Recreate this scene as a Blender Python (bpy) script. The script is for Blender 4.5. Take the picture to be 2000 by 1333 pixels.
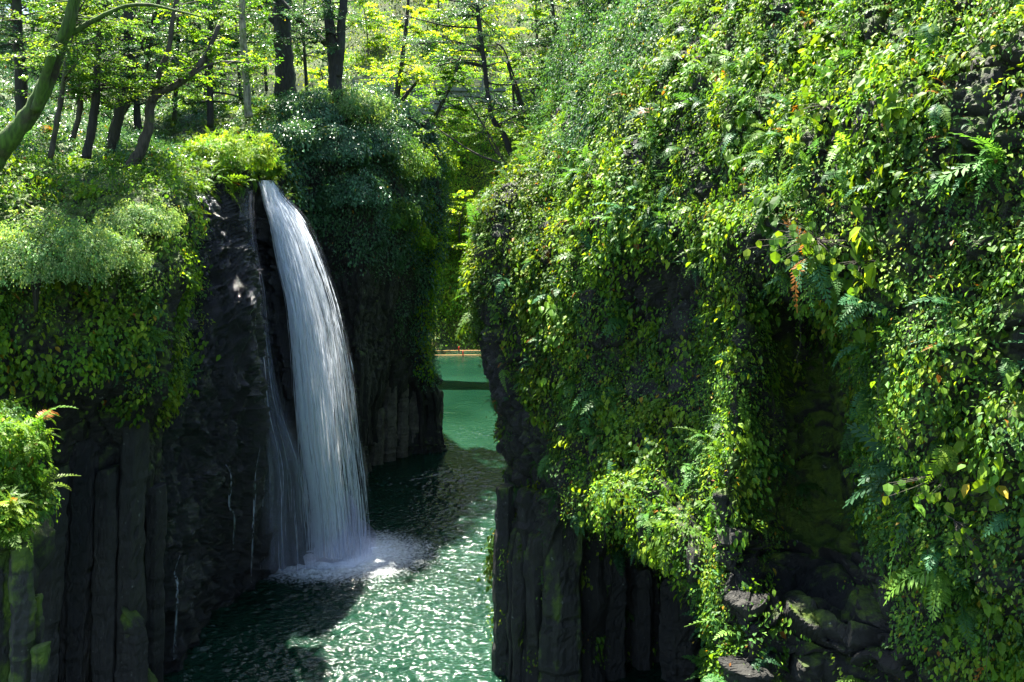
import bpy, math, random
import numpy as np
from mathutils import Vector

# ------------------------------------------------------------------ camera, sky, sun, exposure
S = bpy.context.scene
for o in list(bpy.data.objects):
    bpy.data.objects.remove(o)
C = S.collection
F = 1667.0            # focal length in photo pixels (30 mm on a 36 mm back)
CZ, HY = 16.0, 400.0  # camera height over the water, horizon row
cd = bpy.data.cameras.new('camera'); cam = bpy.data.objects.new('camera', cd); C.objects.link(cam)
cd.lens = 30.0; cd.sensor_width = 36.0; cd.shift_y = -(666.5 - HY) / 2000.0
cd.clip_start = 0.1; cd.clip_end = 2000
cam.location = (0, 0, CZ); cam.rotation_euler = (math.pi / 2, 0, 0)
S.camera = cam
SUN_EL, SUN_AZ = math.radians(66), math.radians(-28)     # azimuth from +Y, negative = to the left
W = bpy.data.worlds.new('World'); S.world = W; W.use_nodes = True
nt = W.node_tree; nt.nodes.clear()
sky = nt.nodes.new('ShaderNodeTexSky'); sky.sky_type = 'NISHITA'; sky.sun_disc = False
sky.sun_elevation = SUN_EL; sky.sun_rotation = SUN_AZ
bg = nt.nodes.new('ShaderNodeBackground'); bg.inputs[1].default_value = 0.06
wo = nt.nodes.new('ShaderNodeOutputWorld')
nt.links.new(sky.outputs[0], bg.inputs[0]); nt.links.new(bg.outputs[0], wo.inputs[0])
ld = bpy.data.lights.new('sun', 'SUN'); ld.energy = 5.0; ld.angle = math.radians(0.6); ld.color = (1, .95, .84)
sun = bpy.data.objects.new('sun', ld); C.objects.link(sun); sun.location = (-20, 60, 60)
sd = Vector((math.sin(SUN_AZ) * math.cos(SUN_EL), math.cos(SUN_AZ) * math.cos(SUN_EL), math.sin(SUN_EL)))
sun.rotation_euler = sd.to_track_quat('Z', 'Y').to_euler()
S.view_settings.view_transform = 'Standard'; S.view_settings.look = 'None'
S.view_settings.exposure = 2.72; S.view_settings.gamma = 1
S.cycles.max_bounces = 7; S.cycles.transparent_max_bounces = 16
S.cycles.sample_clamp_indirect = 4.0; S.cycles.caustics_reflective = False; S.cycles.caustics_refractive = False
S.cycles.use_denoising = True

# ------------------------------------------------------------------ helpers
R = np.random.default_rng(7)
random.seed(7)

def P(px, py, Y):
    return np.array([(px - 1000) / F * Y, Y, CZ - (py - HY) / F * Y])

def proj(p):
    return 1000 + F * p[:, 0] / p[:, 1], HY + F * (CZ - p[:, 2]) / p[:, 1]

def unit(v):
    return v / (np.linalg.norm(v, axis=-1, keepdims=True) + 1e-9)

def _h(ix, iy, iz, k=0):
    n = (ix * 374761393 + iy * 668265263 + iz * 2147483647 * 7 + iz * 1274126177 + k * 951274213) & 0xffffffff
    n = ((n ^ (n >> 13)) * 1274126177) & 0xffffffff
    n = ((n ^ (n >> 15)) * 2246822519) & 0xffffffff
    return ((n ^ (n >> 16)) & 0xffffff) / float(0xffffff)

def vnoise(p, k=0):
    i = np.floor(p).astype(np.int64); f = p - i; f = f * f * f * (f * (f * 6 - 15) + 10)
    r = 0
    for dx in (0, 1):
        wx = f[:, 0] if dx else 1 - f[:, 0]
        for dy in (0, 1):
            wy = f[:, 1] if dy else 1 - f[:, 1]
            for dz in (0, 1):
                wz = f[:, 2] if dz else 1 - f[:, 2]
                r = r + wx * wy * wz * _h(i[:, 0] + dx, i[:, 1] + dy, i[:, 2] + dz, k)
    return r * 2 - 1

def fbm(p, o=4, k=0):
    r, a = 0, .5
    for j in range(o):
        r = r + a * vnoise(p * (2.03 ** j) + j * 17.3, k + j); a *= .5
    return r

def cell(p, k=0):
    i = np.floor(p).astype(np.int64)
    f1 = np.full(len(p), 9.); f2 = np.full(len(p), 9.); idv = np.zeros(len(p))
    for dx in (-1, 0, 1):
        for dy in (-1, 0, 1):
            for dz in (-1, 0, 1):
                a, b, c = i[:, 0] + dx, i[:, 1] + dy, i[:, 2] + dz
                q = np.stack([a + _h(a, b, c, k), b + _h(a, b, c, k + 1), c + _h(a, b, c, k + 2)], 1)
                d = np.linalg.norm(p - q, axis=1)
                h = _h(a, b, c, k + 3)
                m = d < f1
                f2 = np.where(m, f1, np.minimum(f2, d)); idv = np.where(m, h, idv); f1 = np.where(m, d, f1)
    return f1, f2, idv

def inpoly(px, py, poly):
    c = np.zeros(len(px), bool); n = len(poly)
    for a in range(n):
        x1, y1 = poly[a]; x2, y2 = poly[(a + 1) % n]
        t = (y1 > py) != (y2 > py)
        with np.errstate(divide='ignore', invalid='ignore'):
            c ^= t & (px < (x2 - x1) * (py - y1) / ((y2 - y1) or 1e-9) + x1)
    return c

def mesh(name, v, f, mat, parent=None, attrs=None, smooth=False, uv=None):
    v = np.asarray(v, np.float32); f = np.asarray(f, np.int32)
    me = bpy.data.meshes.new(name); k = f.shape[1]
    me.vertices.add(len(v)); me.vertices.foreach_set('co', v.ravel())
    me.loops.add(f.size); me.loops.foreach_set('vertex_index', f.ravel())
    me.polygons.add(len(f)); me.polygons.foreach_set('loop_start', np.arange(0, f.size, k, dtype=np.int32))
    try: me.polygons.foreach_set('loop_total', np.full(len(f), k, np.int32))
    except Exception: pass
    me.polygons.foreach_set('use_smooth', np.full(len(f), smooth, bool))
    for an, av in (attrs or {}).items():
        av = np.asarray(av, np.float32)
        if av.ndim == 1:
            a = me.attributes.new(an, 'FLOAT', 'POINT'); a.data.foreach_set('value', av)
        else:
            a = me.attributes.new(an, 'FLOAT_COLOR', 'POINT')
            a.data.foreach_set('color', np.concatenate([av, np.ones((len(av), 1))], 1).astype(np.float32).ravel())
    if uv is not None:
        l = me.uv_layers.new(name='UVMap'); l.data.foreach_set('uv', np.asarray(uv, np.float32)[f.ravel()].ravel())
    me.update(calc_edges=True); me.validate()
    me.materials.append(mat)
    o = bpy.data.objects.new(name, me); C.objects.link(o)
    if parent is not None:
        o.parent = parent
        o.location = -np.array(parent.location)
    return o

def tag(o, label=None, cat=None, group=None, kind=None):
    if label: o['label'] = label
    if cat: o['category'] = cat
    if group: o['group'] = group
    if kind: o['kind'] = kind
    return o

def thing(name, label, cat, loc, group=None):
    o = bpy.data.objects.new(name, None); C.objects.link(o); o.location = tuple(float(a) for a in loc)
    o.empty_display_size = .3
    return tag(o, label, cat, group)

def catm(n, N, t=None):
    """Catmull-Rom weights (N x n) for parameters t in 0..n-1"""
    if t is None: t = np.linspace(0, n - 1, N)
    W_ = np.zeros((len(t), n)); i = np.clip(np.floor(t).astype(int), 0, n - 2); u = t - i
    w = [-.5 * u ** 3 + u ** 2 - .5 * u, 1.5 * u ** 3 - 2.5 * u ** 2 + 1, -1.5 * u ** 3 + 2 * u ** 2 + .5 * u, .5 * u ** 3 - .5 * u ** 2]
    for k in range(4):
        np.add.at(W_, (np.arange(len(t)), np.clip(i + k - 1, 0, n - 1)), w[k])
    return W_

def spline(pts, N):
    pts = np.asarray(pts, float)
    return catm(len(pts), N) @ pts

def gridfaces(a, b, wrap=False):
    i = np.arange(a - 1)[:, None]; j = np.arange(b if wrap else b - 1)[None, :]; j2 = (j + 1) % b
    return np.stack([i * b + j, i * b + j2, (i + 1) * b + j2, (i + 1) * b + j], -1).reshape(-1, 4)

class MB:
    def __init__(s): s.v = []; s.f = []; s.n = 0; s.a = []
    def add(s, v, f, a=None):
        s.v.append(v); s.f.append(np.asarray(f) + s.n); s.n += len(v)
        s.a.append(np.zeros((len(v), 3)) if a is None else a)
    def build(s, name, mat, parent=None, smooth=False, col=True):
        return mesh(name, np.concatenate(s.v), np.concatenate(s.f), mat, parent, {'col': np.concatenate(s.a)} if col else None, smooth)

def tube(mb, pts, rad, sides=8, N=None, rough=0.0, seed=0, cap=True):
    pts = np.asarray(pts, float); rad = np.asarray(rad, float)
    if N: 
        w = catm(len(pts), N); pts = w @ pts; rad = np.interp(np.linspace(0, 1, N), np.linspace(0, 1, len(rad)), rad)
    t = unit(np.gradient(pts, axis=0)); ref = np.array([0.3, -0.9, 0.1])
    a = unit(np.cross(t, ref)); b = np.cross(t, a)
    th = np.linspace(0, 2 * np.pi, sides, endpoint=False)
    rr = rad[:, None] * np.ones(sides)
    v = pts[:, None] + rr[..., None] * (np.cos(th)[None, :, None] * a[:, None] + np.sin(th)[None, :, None] * b[:, None])
    v = v.reshape(-1, 3)
    if rough:
        d = v - np.repeat(pts, sides, 0)
        v = v + d * (fbm(v * 3 + seed, 3)[:, None] * rough)
    f = gridfaces(len(pts), sides, True)
    n0 = len(v)
    if cap:
        v = np.concatenate([v, pts[:1], pts[-1:]])
        j = np.arange(sides); j2 = (j + 1) % sides; o = (len(pts) - 1) * sides
        f = np.concatenate([f, np.stack([np.full(sides, n0), j2, j, np.full(sides, n0)], 1), np.stack([np.full(sides, n0 + 1), o + j, o + j2, np.full(sides, n0 + 1)], 1)])
        # degenerate quads are turned to near-triangles by duplicating the centre
        v = np.concatenate([v, v[n0:n0 + 1] + 1e-4, v[n0 + 1:n0 + 2] + 1e-4])
        f[-2 * sides:-sides, 3] = n0 + 2; f[-sides:, 3] = n0 + 3
    mb.add(v, f)

# leaf templates: x along, y side, z up
T_BROAD = (np.array([[0, 0, 0], [.28, .42, .07], [.33, 0, -.02], [.28, -.42, .07], [.68, .36, .03], [.7, 0, -.06], [.68, -.36, .03], [1.04, 0, -.2]]),
           np.array([[0, 2, 1], [0, 3, 2], [1, 2, 5], [1, 5, 4], [2, 3, 6], [2, 6, 5], [4, 5, 7], [5, 6, 7]]))
T_SMALL = (np.array([[0, 0, 0], [.5, .38, .08], [1, 0, -.1], [.5, -.38, .08]]), np.array([[0, 2, 1], [0, 3, 2]]))
def frond_tmpl(pairs, droop, wid, seed):
    r = np.random.default_rng(seed); v = []; f = []
    def c(s): return np.array([s * (1 - .12 * s), 0, .42 * s - droop * s * s])
    for k in range(pairs):
        s = .08 + .9 * k / pairs; p = c(s); tl = (c(s + .02) - p); tl /= np.linalg.norm(tl)
        ln = wid * min(1, .45 + 2.2 * s) * (1 - s) ** .75 + .015
        for sg in (1, -1):
            d = np.array([.45, sg * 1.0, -.25 + .1 * r.normal()]); d /= np.linalg.norm(d)
            hw = tl * (.36 / pairs)
            n0 = len(v); q = p + tl * .01 * r.normal()
            v += [q - hw * .7, q + d * ln * .45 + hw * 1.0, q + d * ln, q + d * ln * .45 - hw * 1.1]
            f += [[n0, n0 + 1, n0 + 2], [n0, n0 + 2, n0 + 3]]
    for k in range(5):
        a, b = c(k / 5), c((k + 1) / 5); n0 = len(v); e = np.array([0, .008, 0])
        v += [a - e, a + e, b + e, b - e]; f += [[n0, n0 + 1, n0 + 2], [n0, n0 + 2, n0 + 3]]
    return np.array(v), np.array(f)
T_FERN = [frond_tmpl(13, .75, .27, 1), frond_tmpl(16, 1.0, .22, 2), frond_tmpl(11, .5, .3, 3)]
def blade_tmpl():
    v = []; f = []
    for k in range(5):
        s = k / 4; w = .5 * (1 - s) + .02
        v += [[s * .9, w, .35 * s - .75 * s * s], [s * .9, -w, .35 * s - .75 * s * s]]
    for k in range(4):
        a = 2 * k; f += [[a, a + 1, a + 3], [a, a + 3, a + 2]]
    return np.array(v), np.array(f)
T_BLADE = blade_tmpl()

class Leaves:
    def __init__(s): s.v = []; s.f = []; s.c = []; s.n = 0
    def add(s, pos, axis, nrm, L, Wd, tmpl, col):
        if len(pos) == 0: return
        tv, tf = tmpl; k = len(tv); N = len(pos)
        a = unit(axis); n = unit(nrm - a * np.sum(nrm * a, 1, keepdims=True)); sd_ = np.cross(n, a)
        L = np.broadcast_to(L, (N,)); Wd = np.broadcast_to(Wd, (N,))
        v = pos[:, None] + (L[:, None, None] * tv[None, :, 0:1]) * a[:, None] + (Wd[:, None, None] * tv[None, :, 1:2]) * sd_[:, None] + (L[:, None, None] * tv[None, :, 2:3]) * n[:, None]
        f = tf[None] + (np.arange(N) * k)[:, None, None] + s.n
        s.v.append(v.reshape(-1, 3)); s.f.append(f.reshape(-1, 3)); s.c.append(np.repeat(col, k, 0)); s.n += N * k
    def build(s, name, mat, parent=None):
        return mesh(name, np.concatenate(s.v), np.concatenate(s.f), mat, parent, {'col': np.clip(np.concatenate(s.c), 0, 1)})

def rnd(N): return R.normal(size=(N, 3))

# palettes: real leaf colours, but 'pale' and 'bank' have light mixed into the colour
PAL = {
    'broad': [(.11, .22, .014), (.155, .27, .016), (.20, .29, .02), (.06, .15, .016), (.09, .20, .02)],
    'small': [(.07, .17, .025), (.12, .24, .025), (.055, .14, .03), (.16, .26, .03), (.09, .2, .055)],
    'fern': [(.06, .16, .03), (.04, .12, .03), (.10, .20, .03), (.05, .15, .06)],
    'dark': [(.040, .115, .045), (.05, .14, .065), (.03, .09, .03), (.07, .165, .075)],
    'maple': [(.075, .20, .014), (.11, .24, .016), (.05, .15, .014), (.15, .27, .02)],
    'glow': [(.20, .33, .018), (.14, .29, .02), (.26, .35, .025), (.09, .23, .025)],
    'pale': [(.13, .26, .08), (.19, .31, .11), (.10, .22, .07), (.24, .34, .13)],  # white sheen of lit leaves put into the leaf colour
    'bank': [(.2, .32, .07), (.28, .36, .09), (.14, .26, .07), (.3, .3, .12)],  # pale grass, colour lightened further to stand for haze on the far bank
    'grass': [(.11, .22, .018), (.08, .18, .02), (.16, .26, .02)],
}
def pick(pal, N, var=.25, dead=.0):
    p = np.array(PAL[pal]); c = p[R.integers(0, len(p), N)]
    c = c * np.exp(R.normal(size=(N, 1)) * var)
    if dead:
        m = R.random(N) < dead
        c[m] = np.array([[.35, .22, .02], [.22, .09, .02], [.42, .33, .03]])[R.integers(0, 3, m.sum())]
    return c

# ------------------------------------------------------------------ materials
def new_mat(name):
    m = bpy.data.materials.new(name); m.use_nodes = True; n = m.node_tree; n.nodes.clear()
    out = n.nodes.new('ShaderNodeOutputMaterial')
    return m, n, out
def node(n, t, **k):
    x = n.nodes.new(t)
    for a, b in k.items():
        if a.startswith('i_'):
            x.inputs[int(a[2:]) if a[2:].isdigit() else a[2:].replace('_', ' ')].default_value = b
        else: setattr(x, a, b)
    return x
def ramp(n, src, stops):
    r = n.nodes.new('ShaderNodeValToRGB'); e = r.color_ramp.elements
    while len(e) < len(stops): e.new(.5)
    for q, (p, c) in zip(e, stops): q.position = p; q.color = (*c, 1) if len(c) == 3 else c
    n.links.new(src, r.inputs[0]); return r

def leaf_mat(name, trans=.45, rough=.5, tmul=(1.5, 1.35, .5)):
    m, n, out = new_mat(name)
    a = node(n, 'ShaderNodeAttribute', attribute_name='col')
    p = node(n, 'ShaderNodeBsdfPrincipled'); p.inputs['Roughness'].default_value = rough; p.inputs['IOR'].default_value = 1.4; p.inputs['Specular IOR Level'].default_value = .35
    n.links.new(a.outputs['Color'], p.inputs['Base Color'])
    mul = node(n, 'ShaderNodeVectorMath', operation='MULTIPLY'); mul.inputs[1].default_value = tmul
    n.links.new(a.outputs['Color'], mul.inputs[0])
    t = node(n, 'ShaderNodeBsdfTranslucent'); n.links.new(mul.outputs[0], t.inputs[0])
    mx = node(n, 'ShaderNodeMixShader'); mx.inputs[0].default_value = trans
    n.links.new(p.outputs[0], mx.inputs[1]); n.links.new(t.outputs[0], mx.inputs[2]); n.links.new(mx.outputs[0], out.inputs[0])
    return m
M_LEAF = leaf_mat('leaf'); M_GLOSS = leaf_mat('glossy_leaf', .3, .3, (1.5, 1.3, .5)); M_GLOSS.node_tree.nodes['Principled BSDF'].inputs['Specular IOR Level'].default_value = .55; M_THIN = leaf_mat('thin_leaf', .6, .45, (1.9, 1.6, .5))

def rock_mat(name, base=(.019, .018, .0145), wet_base=(.004, .0042, .006)):
    m, n, out = new_mat(name)
    tc = node(n, 'ShaderNodeTexCoord'); p = node(n, 'ShaderNodeBsdfPrincipled')
    no = node(n, 'ShaderNodeTexNoise'); no.inputs['Scale'].default_value = 1.4; no.inputs['Detail'].default_value = 10; no.inputs['Roughness'].default_value = .65
    n.links.new(tc.outputs['Object'], no.inputs[0])
    r = ramp(n, no.outputs[0], [(.3, tuple(c * .45 for c in base)), (.5, base), (.68, tuple(c * 1.9 for c in base))])
    # pale lichen spots
    ln = node(n, 'ShaderNodeTexNoise'); ln.inputs['Scale'].default_value = 6.5; ln.inputs['Detail'].default_value = 4
    n.links.new(tc.outputs['Object'], ln.inputs[0])
    lr = ramp(n, ln.outputs[0], [(.70, (0, 0, 0)), (.74, (1, 1, 1))])
    mixl = node(n, 'ShaderNodeMix', data_type='RGBA'); n.links.new(lr.outputs[0], mixl.inputs[0]); n.links.new(r.outputs[0], mixl.inputs[6]); mixl.inputs[7].default_value = (.24, .26, .22, 1)
    # moss
    ma = node(n, 'ShaderNodeAttribute', attribute_name='moss')
    mn = node(n, 'ShaderNodeTexNoise'); mn.inputs['Scale'].default_value = 3.2; mn.inputs['Detail'].default_value = 8; mn.inputs['Roughness'].default_value = .7
    n.links.new(tc.outputs['Object'], mn.inputs[0])
    ad = node(n, 'ShaderNodeMath', operation='ADD'); n.links.new(ma.outputs['Fac'], ad.inputs[0]); n.links.new(mn.outputs[0], ad.inputs[1])
    mr = ramp(n, ad.outputs[0], [(.72, (0, 0, 0)), (.98, (1, 1, 1))])
    mc = ramp(n, mn.outputs[0], [(.3, (.025, .06, .006)), (.6, (.09, .15, .008)), (.75, (.16, .2, .012))])
    mixm = node(n, 'ShaderNodeMix', data_type='RGBA'); n.links.new(mr.outputs[0], mixm.inputs[0]); n.links.new(mixl.outputs[2], mixm.inputs[6]); n.links.new(mc.outputs[0], mixm.inputs[7])
    wa = node(n, 'ShaderNodeAttribute', attribute_name='wet')
    mixw = node(n, 'ShaderNodeMix', data_type='RGBA'); n.links.new(wa.outputs['Fac'], mixw.inputs[0]); n.links.new(mixm.outputs[2], mixw.inputs[6]); mixw.inputs[7].default_value = (*wet_base, 1)
    n.links.new(mixw.outputs[2], p.inputs['Base Color'])
    rr = node(n, 'ShaderNodeMapRange'); rr.inputs[3].default_value = .8; rr.inputs[4].default_value = .14
    n.links.new(wa.outputs['Fac'], rr.inputs[0]); n.links.new(rr.outputs[0], p.inputs['Roughness'])
    cw_ = node(n, 'ShaderNodeMath', operation='MULTIPLY'); cw_.inputs[1].default_value = .45; n.links.new(wa.outputs['Fac'], cw_.inputs[0]); n.links.new(cw_.outputs[0], p.inputs['Coat Weight']); p.inputs['Coat Roughness'].default_value = .06
    b1 = node(n, 'ShaderNodeTexNoise'); b1.inputs['Scale'].default_value = 7; b1.inputs['Detail'].default_value = 12; b1.inputs['Roughness'].default_value = .7
    mp = node(n, 'ShaderNodeMapping'); mp.inputs['Scale'].default_value = (1, 1, .45)
    n.links.new(tc.outputs['Object'], mp.inputs[0]); n.links.new(mp.outputs[0], b1.inputs[0])
    vo = node(n, 'ShaderNodeTexVoronoi', feature='DISTANCE_TO_EDGE'); vo.inputs['Scale'].default_value = 2.3; n.links.new(mp.outputs[0], vo.inputs[0])
    vr = ramp(n, vo.outputs[0], [(0, (0, 0, 0)), (.06, (1, 1, 1))])
    bm = node(n, 'ShaderNodeMath', operation='MULTIPLY_ADD'); bm.inputs[1].default_value = .0
    n.links.new(vr.outputs[0], bm.inputs[0]); n.links.new(b1.outputs[0], bm.inputs[2])
    bu = node(n, 'ShaderNodeBump'); bu.inputs['Strength'].default_value = .8; bu.inputs['Distance'].default_value = .2
    n.links.new(bm.outputs[0], bu.inputs['Height']); n.links.new(bu.outputs[0], p.inputs['Normal']); n.links.new(bu.outputs[0], p.inputs['Coat Normal'])
    n.links.new(p.outputs[0], out.inputs[0])
    return m
M_ROCK = rock_mat('basalt_rock'); M_MIDROCK = rock_mat('weathered_basalt', (.021, .021, .017)); M_PALEROCK = rock_mat('dry_basalt', (.10, .092, .07), (.01, .01, .012))

def bark_mat(name, base, moss, amt):
    m, n, out = new_mat(name); p = node(n, 'ShaderNodeBsdfPrincipled'); p.inputs['Roughness'].default_value = .85
    tc = node(n, 'ShaderNodeTexCoord'); mp = node(n, 'ShaderNodeMapping'); mp.inputs['Scale'].default_value = (5, 5, 1.2)
    n.links.new(tc.outputs['Object'], mp.inputs[0])
    no = node(n, 'ShaderNodeTexNoise'); no.inputs['Scale'].default_value = 2.2; no.inputs['Detail'].default_value = 8; n.links.new(mp.outputs[0], no.inputs[0])
    n2 = node(n, 'ShaderNodeTexNoise'); n2.inputs['Scale'].default_value = 1.6; n2.inputs['Detail'].default_value = 6; n.links.new(tc.outputs['Object'], n2.inputs[0])
    r = ramp(n, no.outputs[0], [(.3, tuple(c * .4 for c in base)), (.65, tuple(c * 1.5 for c in base))])
    k = ramp(n, n2.outputs[0], [(.62 - amt * .5, (0, 0, 0)), (.8 - amt * .5, (1, 1, 1))])
    g = ramp(n, no.outputs[0], [(.3, tuple(c * .5 for c in moss)), (.7, tuple(c * 1.5 for c in moss))])
    mx = node(n, 'ShaderNodeMix', data_type='RGBA'); n.links.new(k.outputs[0], mx.inputs[0]); n.links.new(r.outputs[0], mx.inputs[6]); n.links.new(g.outputs[0], mx.inputs[7])
    n.links.new(mx.outputs[2], p.inputs['Base Color'])
    bu = node(n, 'ShaderNodeBump'); bu.inputs['Strength'].default_value = .9; bu.inputs['Distance'].default_value = .05
    n.links.new(no.outputs[0], bu.inputs['Height']); n.links.new(bu.outputs[0], p.inputs['Normal'])
    n.links.new(p.outputs[0], out.inputs[0]); return m
M_BARK = bark_mat('bark', (.05, .042, .032), (.06, .09, .015), .15)
M_DARKBARK = bark_mat('dark_bark', (.022, .02, .017), (.03, .05, .01), .1)
M_MOSSBARK = bark_mat('mossy_bark', (.04, .03, .02), (.05, .10, .007), .5)
M_PALEBARK = bark_mat('pale_bark', (.22, .2, .15), (.1, .14, .03), .3)

def soil_mat():
    m, n, out = new_mat('soil'); p = node(n, 'ShaderNodeBsdfPrincipled'); p.inputs['Roughness'].default_value = .95
    tc = node(n, 'ShaderNodeTexCoord'); no = node(n, 'ShaderNodeTexNoise'); no.inputs['Scale'].default_value = .9; no.inputs['Detail'].default_value = 10
    n.links.new(tc.outputs['Object'], no.inputs[0])
    r = ramp(n, no.outputs[0], [(.35, (.02, .035, .01)), (.55, (.045, .07, .015)), (.7, (.07, .06, .03))])
    n.links.new(r.outputs[0], p.inputs['Base Color'])
    bu = node(n, 'ShaderNodeBump'); bu.inputs['Strength'].default_value = 1; bu.inputs['Distance'].default_value = .2
    n.links.new(no.outputs[0], bu.inputs['Height']); n.links.new(bu.outputs[0], p.inputs['Normal'])
    n.links.new(p.outputs[0], out.inputs[0]); return m
M_SOIL = soil_mat()

PLUNGE = P(650, 1082, 39.1)
def water_mat():
    m, n, out = new_mat('river_water'); p = node(n, 'ShaderNodeBsdfPrincipled')
    p.inputs['IOR'].default_value = 1.33; p.inputs['Specular IOR Level'].default_value = .5
    geo = node(n, 'ShaderNodeNewGeometry')
    no = node(n, 'ShaderNodeTexNoise'); no.inputs['Scale'].default_value = .12; no.inputs['Detail'].default_value = 3; n.links.new(geo.outputs['Position'], no.inputs[0])
    r = ramp(n, no.outputs[0], [(.35, (.003, .0165, .009)), (.65, (.0075, .031, .0175))])
    # waves: two crossing sets of fine ripples
    def wv(scale, sc, rot, det):
        mp = node(n, 'ShaderNodeMapping'); mp.inputs['Scale'].default_value = sc; mp.inputs['Rotation'].default_value = (0, 0, rot)
        n.links.new(geo.outputs['Position'], mp.inputs[0])
        w = node(n, 'ShaderNodeTexNoise'); w.inputs['Scale'].default_value = scale; w.inputs['Detail'].default_value = det; w.inputs['Roughness'].default_value = .55
        n.links.new(mp.outputs[0], w.inputs[0]); return w
    a = wv(3.6, (.55, 1.3, 1), .35, 3); b = wv(7.5, (.7, 1.2, 1), -.3, 2)
    s = node(n, 'ShaderNodeMath', operation='MULTIPLY_ADD'); s.inputs[1].default_value = .4
    n.links.new(b.outputs[0], s.inputs[0]); n.links.new(a.outputs[0], s.inputs[2])
    # calmer water far from the plunge
    vd = node(n, 'ShaderNodeVectorMath', operation='DISTANCE'); vd.inputs[1].default_value = (-3.5, 31, 0); n.links.new(geo.outputs['Position'], vd.inputs[0])
    mr = node(n, 'ShaderNodeMapRange'); mr.inputs[1].default_value = 8; mr.inputs[2].default_value = 34; mr.inputs[3].default_value = .11; mr.inputs[4].default_value = .02
    n.links.new(vd.outputs['Value'], mr.inputs[0])
    bu = node(n, 'ShaderNodeBump'); bu.inputs['Strength'].default_value = 1.0
    n.links.new(mr.outputs[0], bu.inputs['Distance'])
    n.links.new(s.outputs[0], bu.inputs['Height']); n.links.new(bu.outputs[0], p.inputs['Normal'])
    # foam around the plunge
    mpf = node(n, 'ShaderNodeMapping', vector_type='POINT'); mpf.inputs['Location'].default_value = (-float(PLUNGE[0]) * .5, -float(PLUNGE[1]) * .75, 0); mpf.inputs['Scale'].default_value = (.5, .75, 1)
    n.links.new(geo.outputs['Position'], mpf.inputs[0])
    ln = node(n, 'ShaderNodeVectorMath', operation='LENGTH'); n.links.new(mpf.outputs[0], ln.inputs[0])
    fn = node(n, 'ShaderNodeTexNoise'); fn.inputs['Scale'].default_value = 7; fn.inputs['Detail'].default_value = 8; fn.inputs['Roughness'].default_value = .7; n.links.new(geo.outputs['Position'], fn.inputs[0])
    m1 = node(n, 'ShaderNodeMapRange'); m1.inputs[1].default_value = .1; m1.inputs[2].default_value = 2.7; m1.inputs[3].default_value = .8; m1.inputs[4].default_value = -.1
    n.links.new(ln.outputs['Value'], m1.inputs[0])
    # weaker foam streak field spreading down the left side
    m2 = node(n, 'ShaderNodeMapRange'); m2.inputs[1].default_value = 2; m2.inputs[2].default_value = 7; m2.inputs[3].default_value = .0; m2.inputs[4].default_value = -.15
    n.links.new(ln.outputs['Value'], m2.inputs[0])
    sm = node(n, 'ShaderNodeMath', operation='ADD'); n.links.new(m1.outputs[0], sm.inputs[0]); n.links.new(fn.outputs[0], sm.inputs[1])
    sm2 = node(n, 'ShaderNodeMath', operation='ADD'); n.links.new(sm.outputs[0], sm2.inputs[0]); n.links.new(m2.outputs[0], sm2.inputs[1])
    fr = ramp(n, sm2.outputs[0], [(.5, (0, 0, 0)), (1.1, (1, 1, 1))])
    mx = node(n, 'ShaderNodeMix', data_type='RGBA'); n.links.new(fr.outputs[0], mx.inputs[0]); n.links.new(r.outputs[0], mx.inputs[6]); mx.inputs[7].default_value = (.78, .82, .86, 1)
    n.links.new(mx.outputs[2], p.inputs['Base Color'])
    ro = node(n, 'ShaderNodeMapRange'); ro.inputs[3].default_value = .08; ro.inputs[4].default_value = .6
    n.links.new(fr.outputs[0], ro.inputs[0]); n.links.new(ro.outputs[0], p.inputs['Roughness'])
    n.links.new(p.outputs[0], out.inputs[0]); return m
M_WATER = water_mat()

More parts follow.
